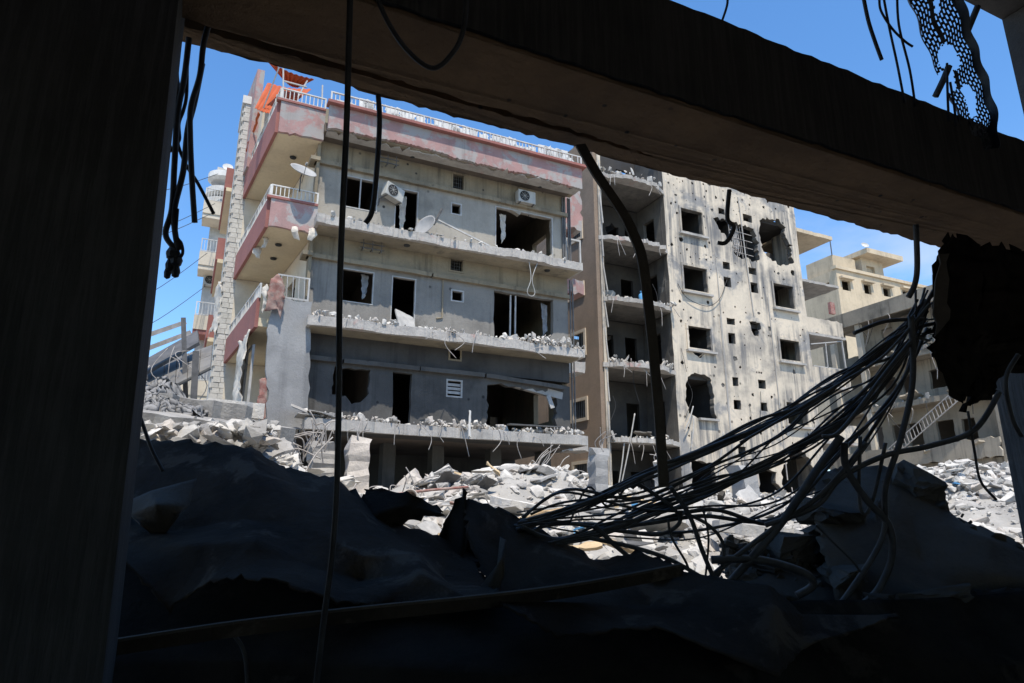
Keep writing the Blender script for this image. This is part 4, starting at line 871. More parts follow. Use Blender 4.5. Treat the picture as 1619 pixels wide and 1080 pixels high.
# ------------------------------------------------------------------ rubble
rnd = random.Random(99)
def in_view(x, y): return x > -4 and x < 34 and not (2.6 < x < 12.6 and y > 21.3) and not (x > 16 and y > 25.2) and not (x < 2.6 and y > 20)
MATS3 = ('rubble', 'rubble_dark', 'rubble_warm')
items = []
for q_ in range(38000):
    x = rnd.uniform(-3, 27); y = 5.6+(24-5.6)*rnd.random()
    if not in_view(x, y): continue
    dens = .6+.6*vnoise(x, y, .45)
    if rnd.random() > dens: continue
    s = .025+.32*rnd.random()**4
    items.append(((x, y, gz(x, y)+s*.12), (s*rnd.uniform(.8, 2.0), s*rnd.uniform(.7, 1.3), s*rnd.uniform(.5, 1.0)), (rnd.gauss(0, .5), rnd.gauss(0, .5), rnd.uniform(0, 6.28)), rnd.randrange(14), rnd.choices((0, 1, 2), (6, 3.5, 1.5))[0]))
tag(scatter_mesh('small_rubble', items, MATS3), 'fine pale rubble covering the sunlit heap', 'rubble', kind='stuff')
CH = [chunk_mesh('concrete_chunk', 300+i, m, f, 14, 2) for i, (m, f) in enumerate([('rubble', .8), ('rubble', .45), ('rubble_dark', .7), ('rubble', .3), ('rubble_warm', .6), ('rubble', .6), ('rubble_dark', .35), ('rubble', .22)])]
cnt = 0
while cnt < 230:
    x = rnd.uniform(-2, 26); y = rnd.uniform(7.5, 21)
    if not in_view(x, y): continue
    s = rnd.uniform(.28, .75)*(.75 if y < 11 else 1.0)
    zone = 'in the heap before the grey block' if x < 12 and y > 12 else 'in the heap before the cream block' if y > 12 and x < 20 else 'on the slope before the beige block' if x >= 17 else 'on the near side of the sunlit heap'
    o = link('concrete_chunk', CH[rnd.randrange(8)], None, (x, y, gz(x, y)+s*.10), lrot(rnd), (s*rnd.uniform(.8, 1.7), s*rnd.uniform(.7, 1.1), s*rnd.uniform(.6, 1.0)))
    tag(o, 'jagged pale concrete lump '+zone, 'rubble lump', 'concrete lumps '+zone); cnt += 1
# broken slabs and stubs that stand out
def slab(name, label, cat, loc, size, rot, m='rubble', seed=0, amp=.06):
    hx, hy = size[0]/2, size[1]/2
    mb = MB().panel([jag(rect(-hx, hx, -hy, hy), .16, amp, seed)], size[2], lambda a, b, t: (a, b, size[2]/2-t+.05*noise.noise(Vector((a*2, b*2, seed)))))
    o = tag(mb.build(name, m), label, cat); o.location = loc; o.rotation_euler = rot; return o
def stub(name, label, px, top, bot, w, wd, tilt=0, m='concrete', bars=4, seed=0):
    t = thing(name, label, 'column')
    a = P(px[0], top, w); b = P(px[1], bot, w); mb = MB(); n = 8; vs = []
    r_ = random.Random(seed)
    for i in range(n+1):
        c = b.lerp(a, i/n)
        for sx, sy in ((-1, -1), (1, -1), (1, 1), (-1, 1)):
            j = .03*(1+2*(i == n)); vs.append(c+Vector((sx*wd/2+r_.uniform(-j, j), sy*wd/2+r_.uniform(-j, j), r_.uniform(-j, j) if i else -.4)))
    fs = [(i*4+k, i*4+(k+1) % 4, i*4+4+(k+1) % 4, i*4+4+k) for i in range(n) for k in range(4)]+[(n*4, n*4+1, n*4+2, n*4+3)]
    mb.add(vs, fs).build('shaft', m, t)
    for i in range(bars):
        q = a+Vector((r_.uniform(-.4, .4)*wd, r_.uniform(-.4, .4)*wd, -.1))
        MB().tube(cr([q, q+Vector((r_.uniform(-.1, .1), r_.uniform(-.1, .1), .25)), q+Vector((r_.uniform(-.3, .3), r_.uniform(-.3, .1), r_.uniform(.3, .6)))], 5), .012).build('rebar', 'rebar', t)
    return t
stub('column_stub', 'pale broken column stub leaning below the lowest grey balcony', (566, 563), 695, 770, 14.5, .44, m='rubble_warm', seed=1)
stub('column_stub', 'short grey column stub with bent bars, left of the pale leaning one', (508, 510), 705, 765, 14.8, .5, m='concrete', bars=9, seed=2)
stub('column_stub', 'slim upright grey column stub before the gap between the two blocks', (946, 945), 708, 800, 15.0, .36, m='panel_wall', seed=3)
stub('column_stub', 'thick tilted column stub at the foot of the cream block', (1172, 1190), 735, 835, 14.5, .5, m='panel_wall', seed=4, bars=1)
stub('column_stub', 'thin pale post standing before the lowest open bay', (1041, 1046), 728, 765, 19.0, .3, m='rubble', seed=5, bars=2)
o = MB().panel([jag(rect(-1.7, 1.5, -.7, .8), .12, .06, 21)], .2, lambda a, b, t: (a, b, -t-.13*(a-.5)**2+.05*noise.noise(Vector((a*3, b*3, t*9))))).build('fallen_slab', 'rubble')
tag(o, 'long arched slab fragment on top of the middle rubble heap', 'slab'); o.location = P(812, 741, 16.3); o.rotation_euler = (.22, -.05, .15)
slab('fallen_slab', 'tilted grey slab end sloping down to the right of the arched fragment', 'slab', P(872, 756, 16.0), (1.2, 1.3, .16), (.1, .42, -.1), m='rubble_dark', seed=22)
slab('fallen_slab', 'flat pale slab lying below the arched fragment', 'slab', P(835, 805, 12.0), (1.3, .9, .22), (.15, .12, .2), seed=23)
slab('fallen_slab', 'white-topped slab propped beside the dark opening at the right of the heap', 'slab', P(1300, 792, 12.5), (.45, 1.9, .22), (-.45, .25, .5), m='rubble', seed=24)
slab('fallen_slab', 'broad cracked slab lying at the right foot of the heap', 'slab', P(1265, 850, 9.6), (2.4, 2.2, .2), (.12, .08, .3), m='rubble', seed=25)
slab('fallen_slab', 'dusty slab fragment in the middle of the sunlit heap', 'slab', P(1040, 830, 11), (1.4, 1.0, .18), (-.2, .25, .8), m='rubble', seed=26)
slab('fallen_slab', 'thin slab lying across the left rubble ridge', 'slab', P(285, 655, 13.5), (2.2, 1.0, .5), (.05, .05, .1), m='rubble_dark', seed=27)
slab('fallen_slab', 'smooth pale slab end beside the stone pilaster', 'slab', P(368, 652, 14.5), (1.05, 1.0, .3), (0, .02, .05), m='rubble', seed=28)
slab('fallen_slab', 'grey slab lump under the pale slab end at the left', 'slab', P(400, 690, 13.5), (.8, .9, .5), (.1, .1, .3), m='rubble_dark', seed=29, amp=.12)
slab('fallen_slab', 'grey slab on the left ridge behind the metal sheet', 'slab', P(245, 668, 12.5), (2.2, 1.0, .35), (.2, .1, -.1), m='rubble_dark', seed=30)
for i, (x, y, w) in enumerate([(300, 680, 12), (340, 690, 11.5), (385, 685, 12.5), (230, 690, 11), (275, 685, 11.2), (420, 700, 13), (350, 700, 11), (480, 745, 13.5), (540, 765, 13), (600, 775, 14), (460, 735, 13), (1500, 745, 12), (1540, 770, 11), (1470, 760, 11.5), (1555, 740, 12.5), (1520, 730, 13), (1450, 745, 12.5), (1490, 785, 10.5), (700, 770, 15), (760, 745, 16), (735, 752, 16)]):
    p = P(x, y, w); s = .42
    o = link('concrete_chunk', CH[i % 8], None, p, lrot(rnd), (s*rnd.uniform(.8, 1.6), s, s*rnd.uniform(.6, 1.0)))
    zone = 'on the left ridge by the stone pilaster' if x < 430 else 'on the slope before the beige block' if x > 1400 else 'in the heap before the grey block'
    tag(o, 'jagged pale concrete lump '+zone, 'rubble lump', 'concrete lumps '+zone)
t = thing('clay_pipe', 'short open pipe end lying at the left of the middle heap', 'pipe')
a = P(648, 785, 13.5); MB().disc_lathe(a, (-.35, -.9, .1), [(.16, -1.2), (.16, 0), (.13, 0), (.13, -1.2)], 18).build('barrel', 'rubble_warm', t, True)
hang_wire('striped_rod', [P(620, 782, 13.6), P(680, 775, 13.9), P(740, 770, 14.2)], .03, 'thin reddish rod lying behind the short pipe end', 'rod', 'cloth_red')
slab('timber_board', 'pale yellow timber board in the rubble under the cables', 'board', P(960, 858, 8.0), (.75, .14, .04), (.1, .35, -.5), m='wood', seed=40, amp=.004)
slab('timber_board', 'shorter timber board beside the pale yellow one', 'board', P(985, 862, 7.8), (.4, .2, .03), (.1, .3, -.3), m='wood', seed=41, amp=.004)
for i in range(46):
    x = rnd.uniform(440, 1300); y = rnd.uniform(740, 860); w = 19-(y-740)/120*9
    p = P(x, y, w); g0 = Vector((p.x, p.y, gz(p.x, p.y)-.05)); L = rnd.uniform(.35, 1.2)
    d = Vector((rnd.uniform(-1, 1), rnd.uniform(-.6, .6), rnd.uniform(.1, 1.0))).normalized()
    hang_wire('bent_rebar', [g0, g0+d*L*.5+Vector((0, 0, rnd.uniform(0, .15))), g0+d*L+Vector((rnd.uniform(-.2, .2), 0, rnd.uniform(-.3, .15)))], .012, 'bent reinforcing bar sticking out of the sunlit rubble', 'rebar', group='bars sticking out of the heap')
for i in range(7):
    q = P(878+rnd.uniform(-35, 10), 735+rnd.uniform(-5, 10), 16.5)
    hang_wire('bent_rebar', [q, q+Vector((.2+rnd.uniform(-.1, .2), 0, .3)), q+Vector((.4+rnd.uniform(-.2, .4), 0, .55+rnd.uniform(-.2, .2)))], .010, 'reinforcing bar fanning out from the arched slab fragment', 'rebar', group='bars fanning from the arched slab')
for i in range(14):
    x = rnd.uniform(430, 520); q = P(x, rnd.uniform(700, 745), 14)
    hang_wire('bent_rebar', [q, q+Vector((rnd.uniform(-.2, .2), -.1, .4)), q+Vector((rnd.uniform(-.6, .5), -.1, rnd.uniform(.2, .9)))], .014, 'thin bar bristling from the rubble under the grey closing panel', 'rebar', group='bars under the closing panel')
KINDS = [('timber_plank', 'wood', (1.3, .12, .05), 'splintered timber plank lying in the sunlit rubble', 'plank'), ('bent_plate', 'steel', (.8, .5, .02), 'bent grey metal plate lying in the sunlit rubble', 'metal plate'), ('cloth_scrap', 'cloth_red', (.5, .4, .03), 'dusty maroon scrap lying in the sunlit rubble', 'cloth'),
         ('cloth_scrap', 'blue', (.35, .25, .03), 'blue plastic scrap lying in the sunlit rubble', 'plastic scrap'), ('broken_board', 'frame', (.6, .4, .05), 'broken pale board lying in the sunlit rubble', 'board'), ('charred_beam', 'shade_and_char', (1.2, .16, .14), 'charred dark beam end lying in the sunlit rubble', 'beam'), ('hollow_block', 'rubble_warm', (.45, .22, .2), 'warm grey building block lying in the sunlit rubble', 'block')]
for i in range(64):
    nm, m_, sz, lab, ct = KINDS[i % 7]; x = rnd.uniform(640, 1560); y = rnd.uniform(745, 890); w = 18-(y-745)/145*9
    p = P(x, y, w); f = rnd.uniform(.6, 1.15)
    o = MB().panel([jag(rect(-sz[0]/2*f, sz[0]/2*f, -sz[1]/2*f, sz[1]/2*f), .12, .02, 1300+i)], sz[2], lambda a, b, t: (a, b, .04*noise.noise(Vector((a*3, b*3, i)))-t)).build(nm, m_)
    tag(o, lab, ct, ct+' pieces in the rubble'); o.location = (p.x, p.y, gz(p.x, p.y)+.12); o.rotation_euler = (rnd.gauss(0, .35), rnd.gauss(0, .35), rnd.uniform(0, 6.28))
cloth('draped_blanket', [[P(215, 640, 13), P(240, 612, 13.2), (P(270, 605, 13.4)), P(300, 640, 13.2), P(330, 655, 13.2)], [P(215, 655, 12.8), P(240, 645, 12.8), P(270, 640, 12.9), P(300, 650, 12.9), P(325, 662, 12.9)], [P(218, 672, 12.7), P(240, 668, 12.7), P(268, 662, 12.8), P(295, 662, 12.8), P(322, 668, 12.8)]], 'cloth_grey', 'dusty grey blanket crumpled on the left rubble ridge', amp=.16, fr=3.4, n=(60, 40), seed=6)

items = []
for q_ in range(900):
    p = P(rnd.uniform(205, 430), rnd.uniform(674, 712), rnd.uniform(11, 13)); sz = .05+.26*rnd.random()**2.5
    items.append((tuple(p), (sz*rnd.uniform(.8, 1.8), sz, sz*rnd.uniform(.5, 1)), (rnd.gauss(0, .5), rnd.gauss(0, .5), rnd.uniform(0, 6.28)), rnd.randrange(14), rnd.choices((0, 1, 2), (5, 4, 1.5))[0]))
tag(scatter_mesh('ridge_rubble', items, MATS3), 'fine rubble piled on the left ridge by the stone pilaster', 'rubble', kind='stuff')

# ------------------------------------------------------------------ the ruin we look out of
H = thing('ruined_shelter', 'dark concrete frame around the view: left pillar, slanting beam and ceiling', 'building')
def px_pillar():
    mb = MB(); vs = []
    for z, u in ((0, -.12), (1.2, -.128), (2.4, -.165), (3.6, -.208), (6.15, -.28)):
        for x, y in ((u, 2.3), (u-.002, 2.86), (u-2.4, 2.86), (u-2.4, 2.3)): vs.append((x, y, z))
    fs = [(i*4+k, i*4+(k+1) % 4, i*4+4+(k+1) % 4, i*4+4+k) for i in range(4) for k in range(4)]
    return mb.add(vs, fs)
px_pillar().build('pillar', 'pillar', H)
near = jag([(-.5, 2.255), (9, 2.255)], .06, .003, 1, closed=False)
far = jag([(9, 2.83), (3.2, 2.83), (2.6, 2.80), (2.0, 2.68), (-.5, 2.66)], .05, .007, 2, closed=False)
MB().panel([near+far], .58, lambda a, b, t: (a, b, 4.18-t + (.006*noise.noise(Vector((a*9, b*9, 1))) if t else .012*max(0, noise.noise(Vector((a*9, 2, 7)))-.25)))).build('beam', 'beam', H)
MB().panel([jag([(-.5, 3.613), (9, 3.613)], .06, .003, 4, closed=False)+jag([(9, 4.175), (-.5, 4.175)], .07, .004, 5, closed=False)], .02, wplane(2.23)).build('beam_shade_face', 'beam_face', H)  # thin plate over the inner face, the room's shade put into its colour
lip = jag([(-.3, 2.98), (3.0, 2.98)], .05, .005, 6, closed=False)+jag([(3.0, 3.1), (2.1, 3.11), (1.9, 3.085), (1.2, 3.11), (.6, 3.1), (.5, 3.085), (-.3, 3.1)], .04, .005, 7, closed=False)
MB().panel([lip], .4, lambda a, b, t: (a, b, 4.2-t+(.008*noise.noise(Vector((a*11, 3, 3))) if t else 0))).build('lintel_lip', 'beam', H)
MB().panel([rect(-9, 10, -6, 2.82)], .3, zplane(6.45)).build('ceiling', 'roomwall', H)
MB().panel([rect(-9, 10, 6.46, 9.6)], .25, wplane(2.5)).build('upper_wall', 'roomwall', H)  # wall and roof of an unseen storey, added to lengthen the foreground shade
MB().box(-9, 10, -6, 2.49, 9.3, 9.6).build('unseen_shade_roof', 'roomwall', H)
MB().panel([rect(-9, 10, -.1, 9.6), rect(-3.5, -.5, .9, 3.4), rect(2, 6, .9, 3.4)], .3, wplane(-6.3)).build('back_wall', 'roomwall', H)  # openings added in this unseen wall to let fill light onto pillar and beam
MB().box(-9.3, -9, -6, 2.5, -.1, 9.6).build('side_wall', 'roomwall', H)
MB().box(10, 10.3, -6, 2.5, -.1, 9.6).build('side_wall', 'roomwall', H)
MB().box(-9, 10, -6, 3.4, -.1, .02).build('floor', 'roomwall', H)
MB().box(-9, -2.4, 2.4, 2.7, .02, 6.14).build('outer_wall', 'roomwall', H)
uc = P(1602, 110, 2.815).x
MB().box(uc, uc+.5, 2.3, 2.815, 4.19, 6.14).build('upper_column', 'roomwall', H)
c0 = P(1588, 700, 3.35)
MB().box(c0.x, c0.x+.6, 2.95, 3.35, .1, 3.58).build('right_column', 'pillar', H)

# hanging fabric and boards at the right
cloth('charred_hanging', [[D(1488, 380, 4.3), D(1540, 385, 4.4), D(1600, 400, 4.5), D(1680, 415, 4.6)], [D(1474, 500, 4.25), D(1540, 500, 4.3), D(1600, 490, 4.4), D(1680, 500, 4.5)],
      [D(1478, 560, 4.2), D(1515, 640, 4.2), D(1570, 585, 4.3), D(1680, 570, 4.4)]], 'black', 'charred black fabric hanging below the beam at the right', 'fabric', amp=.05, fr=3, n=(34, 30), seed=3, edge=.015)
cloth('charred_hanging', [[D(1500, 440, 4.5), D(1560, 440, 4.6), D(1680, 450, 4.7)], [D(1515, 540, 4.35), D(1570, 560, 4.4), D(1680, 600, 4.5)], [D(1522, 655, 4.3), D(1548, 640, 4.3), D(1575, 560, 4.4)]], 'black', 'second charred fabric flap with a ragged lower tip at the right', 'fabric', amp=.06, fr=3, n=(28, 28), seed=4, edge=.02)
slab_o = MB().panel([jag([(0, 0), (.05, .0), (.0, -.42), (-.09, -.52), (-.06, -.25)], .06, .008, 3)], .02, lambda a, b, t: (a, t, b)).build('hanging_board', 'sheet_pale')
tag(slab_o, 'narrow grey board edge hanging beside the charred fabric', 'board'); slab_o.location = D(1484, 402, 4.2); slab_o.rotation_euler = (0, 0, -.7)

# bent flat strap hanging from the beam
def ribbon(name, pts, wd, th, m, label, cat, side=Vector((.9, -.43, 0))):
    c = cr(pts, 8); mb = MB(); vs = []; n = len(c)
    for i, p in enumerate(c):
        s = side.normalized()*wd/2; f = Vector((.43, .9, 0))*th
        for q in (p-s, p+s, p+s+f, p-s+f): vs.append(q)
    fs = [(i*4+k, i*4+(k+1) % 4, i*4+4+(k+1) % 4, i*4+4+k) for i in range(n-1) for k in range(4)]+[(3, 2, 1, 0), (n*4-4, n*4-3, n*4-2, n*4-1)]
    return tag(mb.add(vs, fs).build(name, m), label, cat)
ribbon('bent_strap', [D(918, 228, 3.35), D(945, 275, 3.35), D(985, 335, 3.35), D(1000, 365, 3.35), D(1016, 410, 3.35), D(1030, 520, 3.35), D(1042, 650, 3.35), D(1050, 770, 3.35)], .048, .022, 'sheet_pale', 'long bent metal strap hanging from the beam before the cream block', 'metal strap', Vector((.9, -.43, .12)))

# perforated cable tray
def tray():
    ctr = cr([D(1450, -60, 4.3), D(1472, 0, 4.3), D(1496, 70, 4.35), D(1520, 130, 4.4), D(1540, 190, 4.4), D(1546, 240, 4.45)], 14); n = len(ctr)-1; L = 170; W = 31
    mb = MB(); vs = []
    for i in range(L+1):
        f = i/L*n; k = min(int(f), n-1); p = ctr[k].lerp(ctr[k+1], f-k); tan = (ctr[k+1]-ctr[k]).normalized()
        tw = .25+.5*math.sin(i/L*2.6)
        side = Vector((math.cos(tw)*.9, -.43*math.cos(tw)-.5*math.sin(tw), .1)); side = (side-tan*side.dot(tan)).normalized(); nrm = tan.cross(side)
        wd = .31-.13*i/L
        for j in range(W+1):
            t = j/W-.5; fl = max(0, abs(t)-.42)*.9
            vs.append(p+side*t*wd*(1-.0)+nrm*(fl+.02*math.sin(i*.23+t*4)))
    fs = []
    for i in range(L):
        for j in range(W):
            inner = 2 <= j < W-2
            if inner and j % 2 == 1 and ((i+2*(j % 4 == 1)) % 5) in (1, 2, 3) and not 12 <= j <= 13: continue
            x, y = j/W, i/L
            if ((x-.42)/.22)**2+((y-.46)/.07)**2 < 1+.5*noise.noise(Vector((i*.6, j*.6, 0))): continue
            if ((x-.52)/.14)**2+((y-.70)/.09)**2 < 1+.5*noise.noise(Vector((i*.5, j*.5, 4))): continue
            if x < .33 and .50 < y < .62: continue
            if ((x-.55)/.06)**2+((y-.22)/.05)**2 < 1: continue
            a = i*(W+1)+j; fs.append((a, a+1, a+W+2, a+W+1))
    o = mb.add(vs, fs).build('cable_tray', 'tray'); s = o.modifiers.new('thickness', 'SOLIDIFY'); s.thickness = .004
    tag(o, 'torn perforated metal cable tray dangling behind the beam', 'cable tray')
tray()
hang_wire('broken_rod', [D(1500, 105, 4.3), D(1492, 125, 4.3), D(1479, 152, 4.3)], .022, 'short broken rod dangling beside the cable tray', 'rod', 'tray')
hang_wire('broken_rod', [D(1545, 12, 4.6), D(1530, 48, 4.5)], .022, 'short rod between the cable tray and the upper slab corner', 'rod', 'tray')

# cables
def cable(pts, r, label, d=None, group=None, m='cable', cat='cable'):
    q = [D(p[0], p[1], p[2] if len(p) > 2 else d) for p in pts]
    o = MB().tube(cr(q, 7), r, 8).build('cable', m, None, True)
    return tag(o, label, cat, group)
cable([(555, -40), (552, 60), (548, 200), (541, 350), (537, 470), (536, 600), (533, 760), (525, 880), (512, 980), (498, 1100)], .0105, 'long thick cable hanging the full height left of the middle', 2.3)
cable([(590, -30), (606, 20), (640, 75), (683, 108), (715, 85), (733, 45), (739, -30)], .008, 'cable looping down across the beam face', 2.15)
cable([(598, 150), (600, 200), (594, 290), (588, 335), (578, 353)], .012, 'short cable end hanging right of the long one', 3.0)
L_ = ['leftmost thin cable hanging beside the pillar', 'thick cable ending in a frayed knot beside the pillar', 'second thick cable running to the knot beside the pillar', 'thin wavy cable between the thick ones beside the pillar', 'cable crossing in front of the beam and hanging to a cut end', 'thin cable slanting right out of the hanging bunch', 'short thin cable high in the bunch beside the pillar']
cable([(272, 60), (276, 110), (280, 140), (270, 190), (266, 220), (272, 240)], .009, L_[0], 3.1)
cable([(299, 60), (292, 120), (281, 180), (276, 260), (272, 330), (262, 370), (276, 395), (279, 420), (276, 438)], .013, L_[1], 3.1)
cable([(320, 100), (308, 160), (297, 205), (290, 270), (278, 320), (275, 345), (279, 380), (284, 395)], .013, L_[2], 3.1)
cable([(296, 95), (295, 150), (290, 175), (283, 195), (284, 218), (282, 230), (295, 262), (313, 290), (338, 338)], .008, L_[3], 3.12)
cable([(337, -40), (334, 20), (322, 70), (316, 120), (302, 170), (301, 220), (304, 290), (308, 352)], .012, L_[4], 2.95)
cable([(281, 330), (279, 370), (287, 385), (289, 400), (283, 410)], .007, L_[5], 3.1)
cable([(286, 60), (280, 110), (283, 140)], .008, L_[6], 3.13)
MB_k = MB()
for (x, y, r) in ((274, 402, 12), (279, 412, 10), (269, 420, 8), (265, 432, 6), (278, 430, 7)):
    c = D(x, y, 3.1); MB_k.disc_lathe(c-Vector((0, 0, .02)), (0, .1, 1), [(0, -.01), (r*.0022, 0), (r*.0027, .025), (r*.0018, .05), (0, .055)], 9)
tag(MB_k.build('cable_knot', 'cable'), 'frayed tape knot at the end of the hanging cables', 'knot')
for i, pts in enumerate([[(1362, -20), (1372, 30), (1383, 65), (1394, 95)], [(1394, -20), (1405, 40), (1418, 100), (1430, 162)], [(1418, -20), (1421, 40), (1438, 110), (1447, 168)], [(1390, 0), (1393, 18), (1410, 45), (1430, 65), (1443, 74)], [(1148, -20), (1150, 5), (1142, 32)],
                         [(1497, 100), (1498, 150), (1500, 192)], [(1502, 130), (1508, 165), (1512, 200)]]):
    cable(pts, .007 if i else .011, ['thick short cable end left of the cable tray', 'straight thin cable running down behind the beam top', 'second thin cable just left of the cable tray', 'thin cable crossing the two straight ones', 'wire tip curling above the beam near the top edge', 'left of two thin wires under the tray', 'right of two thin wires under the tray'][i], 4.0)
cable([(1153, 300), (1150, 345), (1160, 360), (1148, 383), (1135, 384)], .011, 'kinked cable end hanging below the beam before the blasted hole', 3.4)
cable([(1448, 355), (1450, 420), (1446, 450), (1436, 470)], .016, 'thick cable hanging below the beam at the right against the sky', 4.0)
# the sagging bundle
rnd = random.Random(55)
GB = 'cables of the sagging bundle'
def rope(base, n, spread, rads, loose):
    for i in range(n):
        ph = rnd.uniform(0, 6.28); off = rnd.gauss(0, spread); pts = []
        for k, (x, y, d) in enumerate(base):
            tw = math.sin(ph+k*1.7)*spread*.8
            pts.append((x+rnd.gauss(0, 2+loose*.5), y+(off*.6+tw)*(1 if 0 < k < len(base)-1 else .5)+rnd.gauss(0, loose), d+math.cos(ph+k*1.7)*.05) if k else (x+rnd.uniform(-28, 8), y+rnd.uniform(-15, 70), d))
        cable(pts, rnd.choice(rads), 'dusty black cable in the thick bundle sagging across the rubble', group=GB)
T = (.004, .005, .006, .007, .009, .012)
rope([(1478, 455, 4.3), (1430, 520, 4.2), (1365, 575, 4.1), (1290, 630, 4.0), (1200, 672, 3.95), (1110, 712, 3.9), (1020, 752, 3.85), (930, 796, 3.8), (820, 832, 3.75)], 11, 6, T, 3)
rope([(1470, 470, 4.3), (1440, 545, 4.2), (1370, 625, 4.1), (1290, 690, 4.0), (1200, 738, 3.95), (1110, 778, 3.9), (1020, 812, 3.85), (950, 838, 3.8), (870, 860, 3.75)], 12, 6, T, 3)
rope([(1465, 480, 4.35), (1400, 575, 4.2), (1320, 640, 4.1), (1230, 705, 4.0), (1120, 742, 3.9), (1010, 795, 3.85), (900, 822, 3.8), (830, 832, 3.75)], 8, 20, T, 10)
rope([(1475, 470, 4.4), (1425, 600, 4.2), (1330, 720, 4.1), (1230, 800, 4.0), (1120, 815, 3.9), (1000, 822, 3.85), (880, 826, 3.8), (820, 834, 3.75)], 6, 16, T, 9)
cable([(1460, 505, 4.15), (1400, 508, 4.1), (1350, 527, 4.05)], .012, 'cable end poking left out of the top of the bundle')
cable([(1010, 765, 3.8), (1060, 800, 3.8), (1075, 825, 3.8), (1040, 845, 3.8), (960, 838, 3.8), (900, 850, 3.78)], .011, 'cable looping back on itself under the bundle')
cable([(900, 828, 3.76), (930, 770, 3.8), (960, 800, 3.8), (990, 770, 3.8)], .006, 'thin kinked wire crossing the lower bundle')
SG = [([(1330, 690), (1290, 745), (1240, 820), (1190, 880), (1155, 920)], .022, 'thick pale-dusted cable sloping from the bundle to the metal sheet'),
      ([(1370, 700), (1300, 780), (1230, 830), (1150, 890), (1110, 925)], .014, 'thinner cable sloping beside the thick pale-dusted one'),
      ([(1060, 770), (1090, 815), (1110, 870), (1130, 918)], .013, 'cable dropping from the bundle to the sheet edge, right of the strap'),
      ([(1080, 810), (1120, 830), (1143, 860), (1140, 900), (1128, 918)], .010, 'cable curling back to the sheet edge under the bundle'),
      ([(930, 850), (1000, 865), (1060, 885), (1118, 918)], .012, 'cable running low along the rubble to the sheet edge'),
      ([(940, 830), (970, 860), (1000, 885)], .013, 'short straight cable crossing the rubble under the bundle'),
      ([(1056, 820), (1062, 850), (1085, 890), (1092, 915)], .007, 'thin vertical wire under the bundle, left one'),
      ([(1110, 800), (1120, 850), (1115, 915)], .006, 'thin vertical wire under the bundle, right one'),
      ([(1440, 500), (1443, 600), (1425, 690), (1400, 770), (1395, 850), (1340, 940), (1320, 960)], .016, 'long cable dropping from the fabric to the right mound'),
      ([(1335, 700), (1338, 740), (1370, 790), (1405, 830), (1410, 880), (1390, 930), (1365, 955)], .020, 'thick cable curving down over the right mound'),
      ([(1580, 620), (1540, 680), (1470, 705), (1400, 720), (1330, 755), (1290, 800), (1210, 830)], .015, 'cable sweeping left from the right column across the mound'),
      ([(1530, 650), (1540, 710), (1550, 760), (1575, 790)], .007, 'thin wire hanging from the fabric tip'),
      ([(1125, 885), (1200, 885), (1270, 905), (1285, 925), (1260, 942)], .022, 'thick hose bending in a hook above the metal sheet'),
      ([(1360, 690), (1358, 780), (1365, 812), (1380, 790), (1400, 700)], .010, 'thin cable loop hanging above the right mound'),
      ([(1610, 560), (1590, 600), (1600, 660), (1615, 690)], .012, 'cable curling at the right column'),
      ([(1300, 690), (1330, 680), (1400, 590), (1440, 540)], .012, 'stray cable rising from the bundle to the fabric'),
      ([(1170, 700), (1240, 600+60), (1330, 605), (1400, 560), (1470, 480)], .008, 'thin stray cable above the bundle'),
      ([(1290, 830), (1310, 850), (1350, 890), (1370, 920)], .007, 'thin wire lying on the right mound'),
      ([(205, 615), (222, 660), (240, 710), (258, 745)], .010, 'thin dark cable slanting past the left rubble ridge'),
      ([(350, 990), (375, 1010), (388, 1040), (392, 1100)], .008, 'thin cable curving below the angle bar at the left')]
for pts, r, lab in SG:
    cable([(x, y, 2.7 if x < 420 and y > 900 else 3.75) for x, y in pts], r, lab, m='cable' if r < .02 else 'cable')

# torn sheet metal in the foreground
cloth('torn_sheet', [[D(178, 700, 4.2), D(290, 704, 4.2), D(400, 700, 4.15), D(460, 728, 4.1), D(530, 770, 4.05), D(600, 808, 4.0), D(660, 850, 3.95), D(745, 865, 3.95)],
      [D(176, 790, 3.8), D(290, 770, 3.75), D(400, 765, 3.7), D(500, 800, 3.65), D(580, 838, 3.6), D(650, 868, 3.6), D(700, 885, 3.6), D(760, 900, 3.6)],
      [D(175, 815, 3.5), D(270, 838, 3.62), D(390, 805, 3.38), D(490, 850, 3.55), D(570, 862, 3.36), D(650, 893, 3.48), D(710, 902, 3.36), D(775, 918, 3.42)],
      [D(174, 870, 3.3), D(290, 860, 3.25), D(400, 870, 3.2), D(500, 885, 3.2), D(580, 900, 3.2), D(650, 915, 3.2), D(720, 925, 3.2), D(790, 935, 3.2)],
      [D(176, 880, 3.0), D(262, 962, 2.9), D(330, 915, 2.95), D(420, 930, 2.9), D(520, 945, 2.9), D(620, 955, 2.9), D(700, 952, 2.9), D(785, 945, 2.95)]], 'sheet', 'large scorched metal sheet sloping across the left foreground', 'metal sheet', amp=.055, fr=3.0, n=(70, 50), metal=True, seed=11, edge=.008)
cloth('torn_sheet', [[D(188, 800, 3.5), D(240, 775, 3.55), D(312, 758, 3.6)], [D(205, 815, 3.4), D(250, 812, 3.42), D(300, 800, 3.45)], [D(222, 830, 3.3), D(255, 845, 3.3), D(285, 815, 3.35)]], 'sheet_pale', 'small bent flap of lighter sheet beside the pillar', 'metal sheet', amp=.012, fr=5, n=(20, 16), metal=True, seed=12)
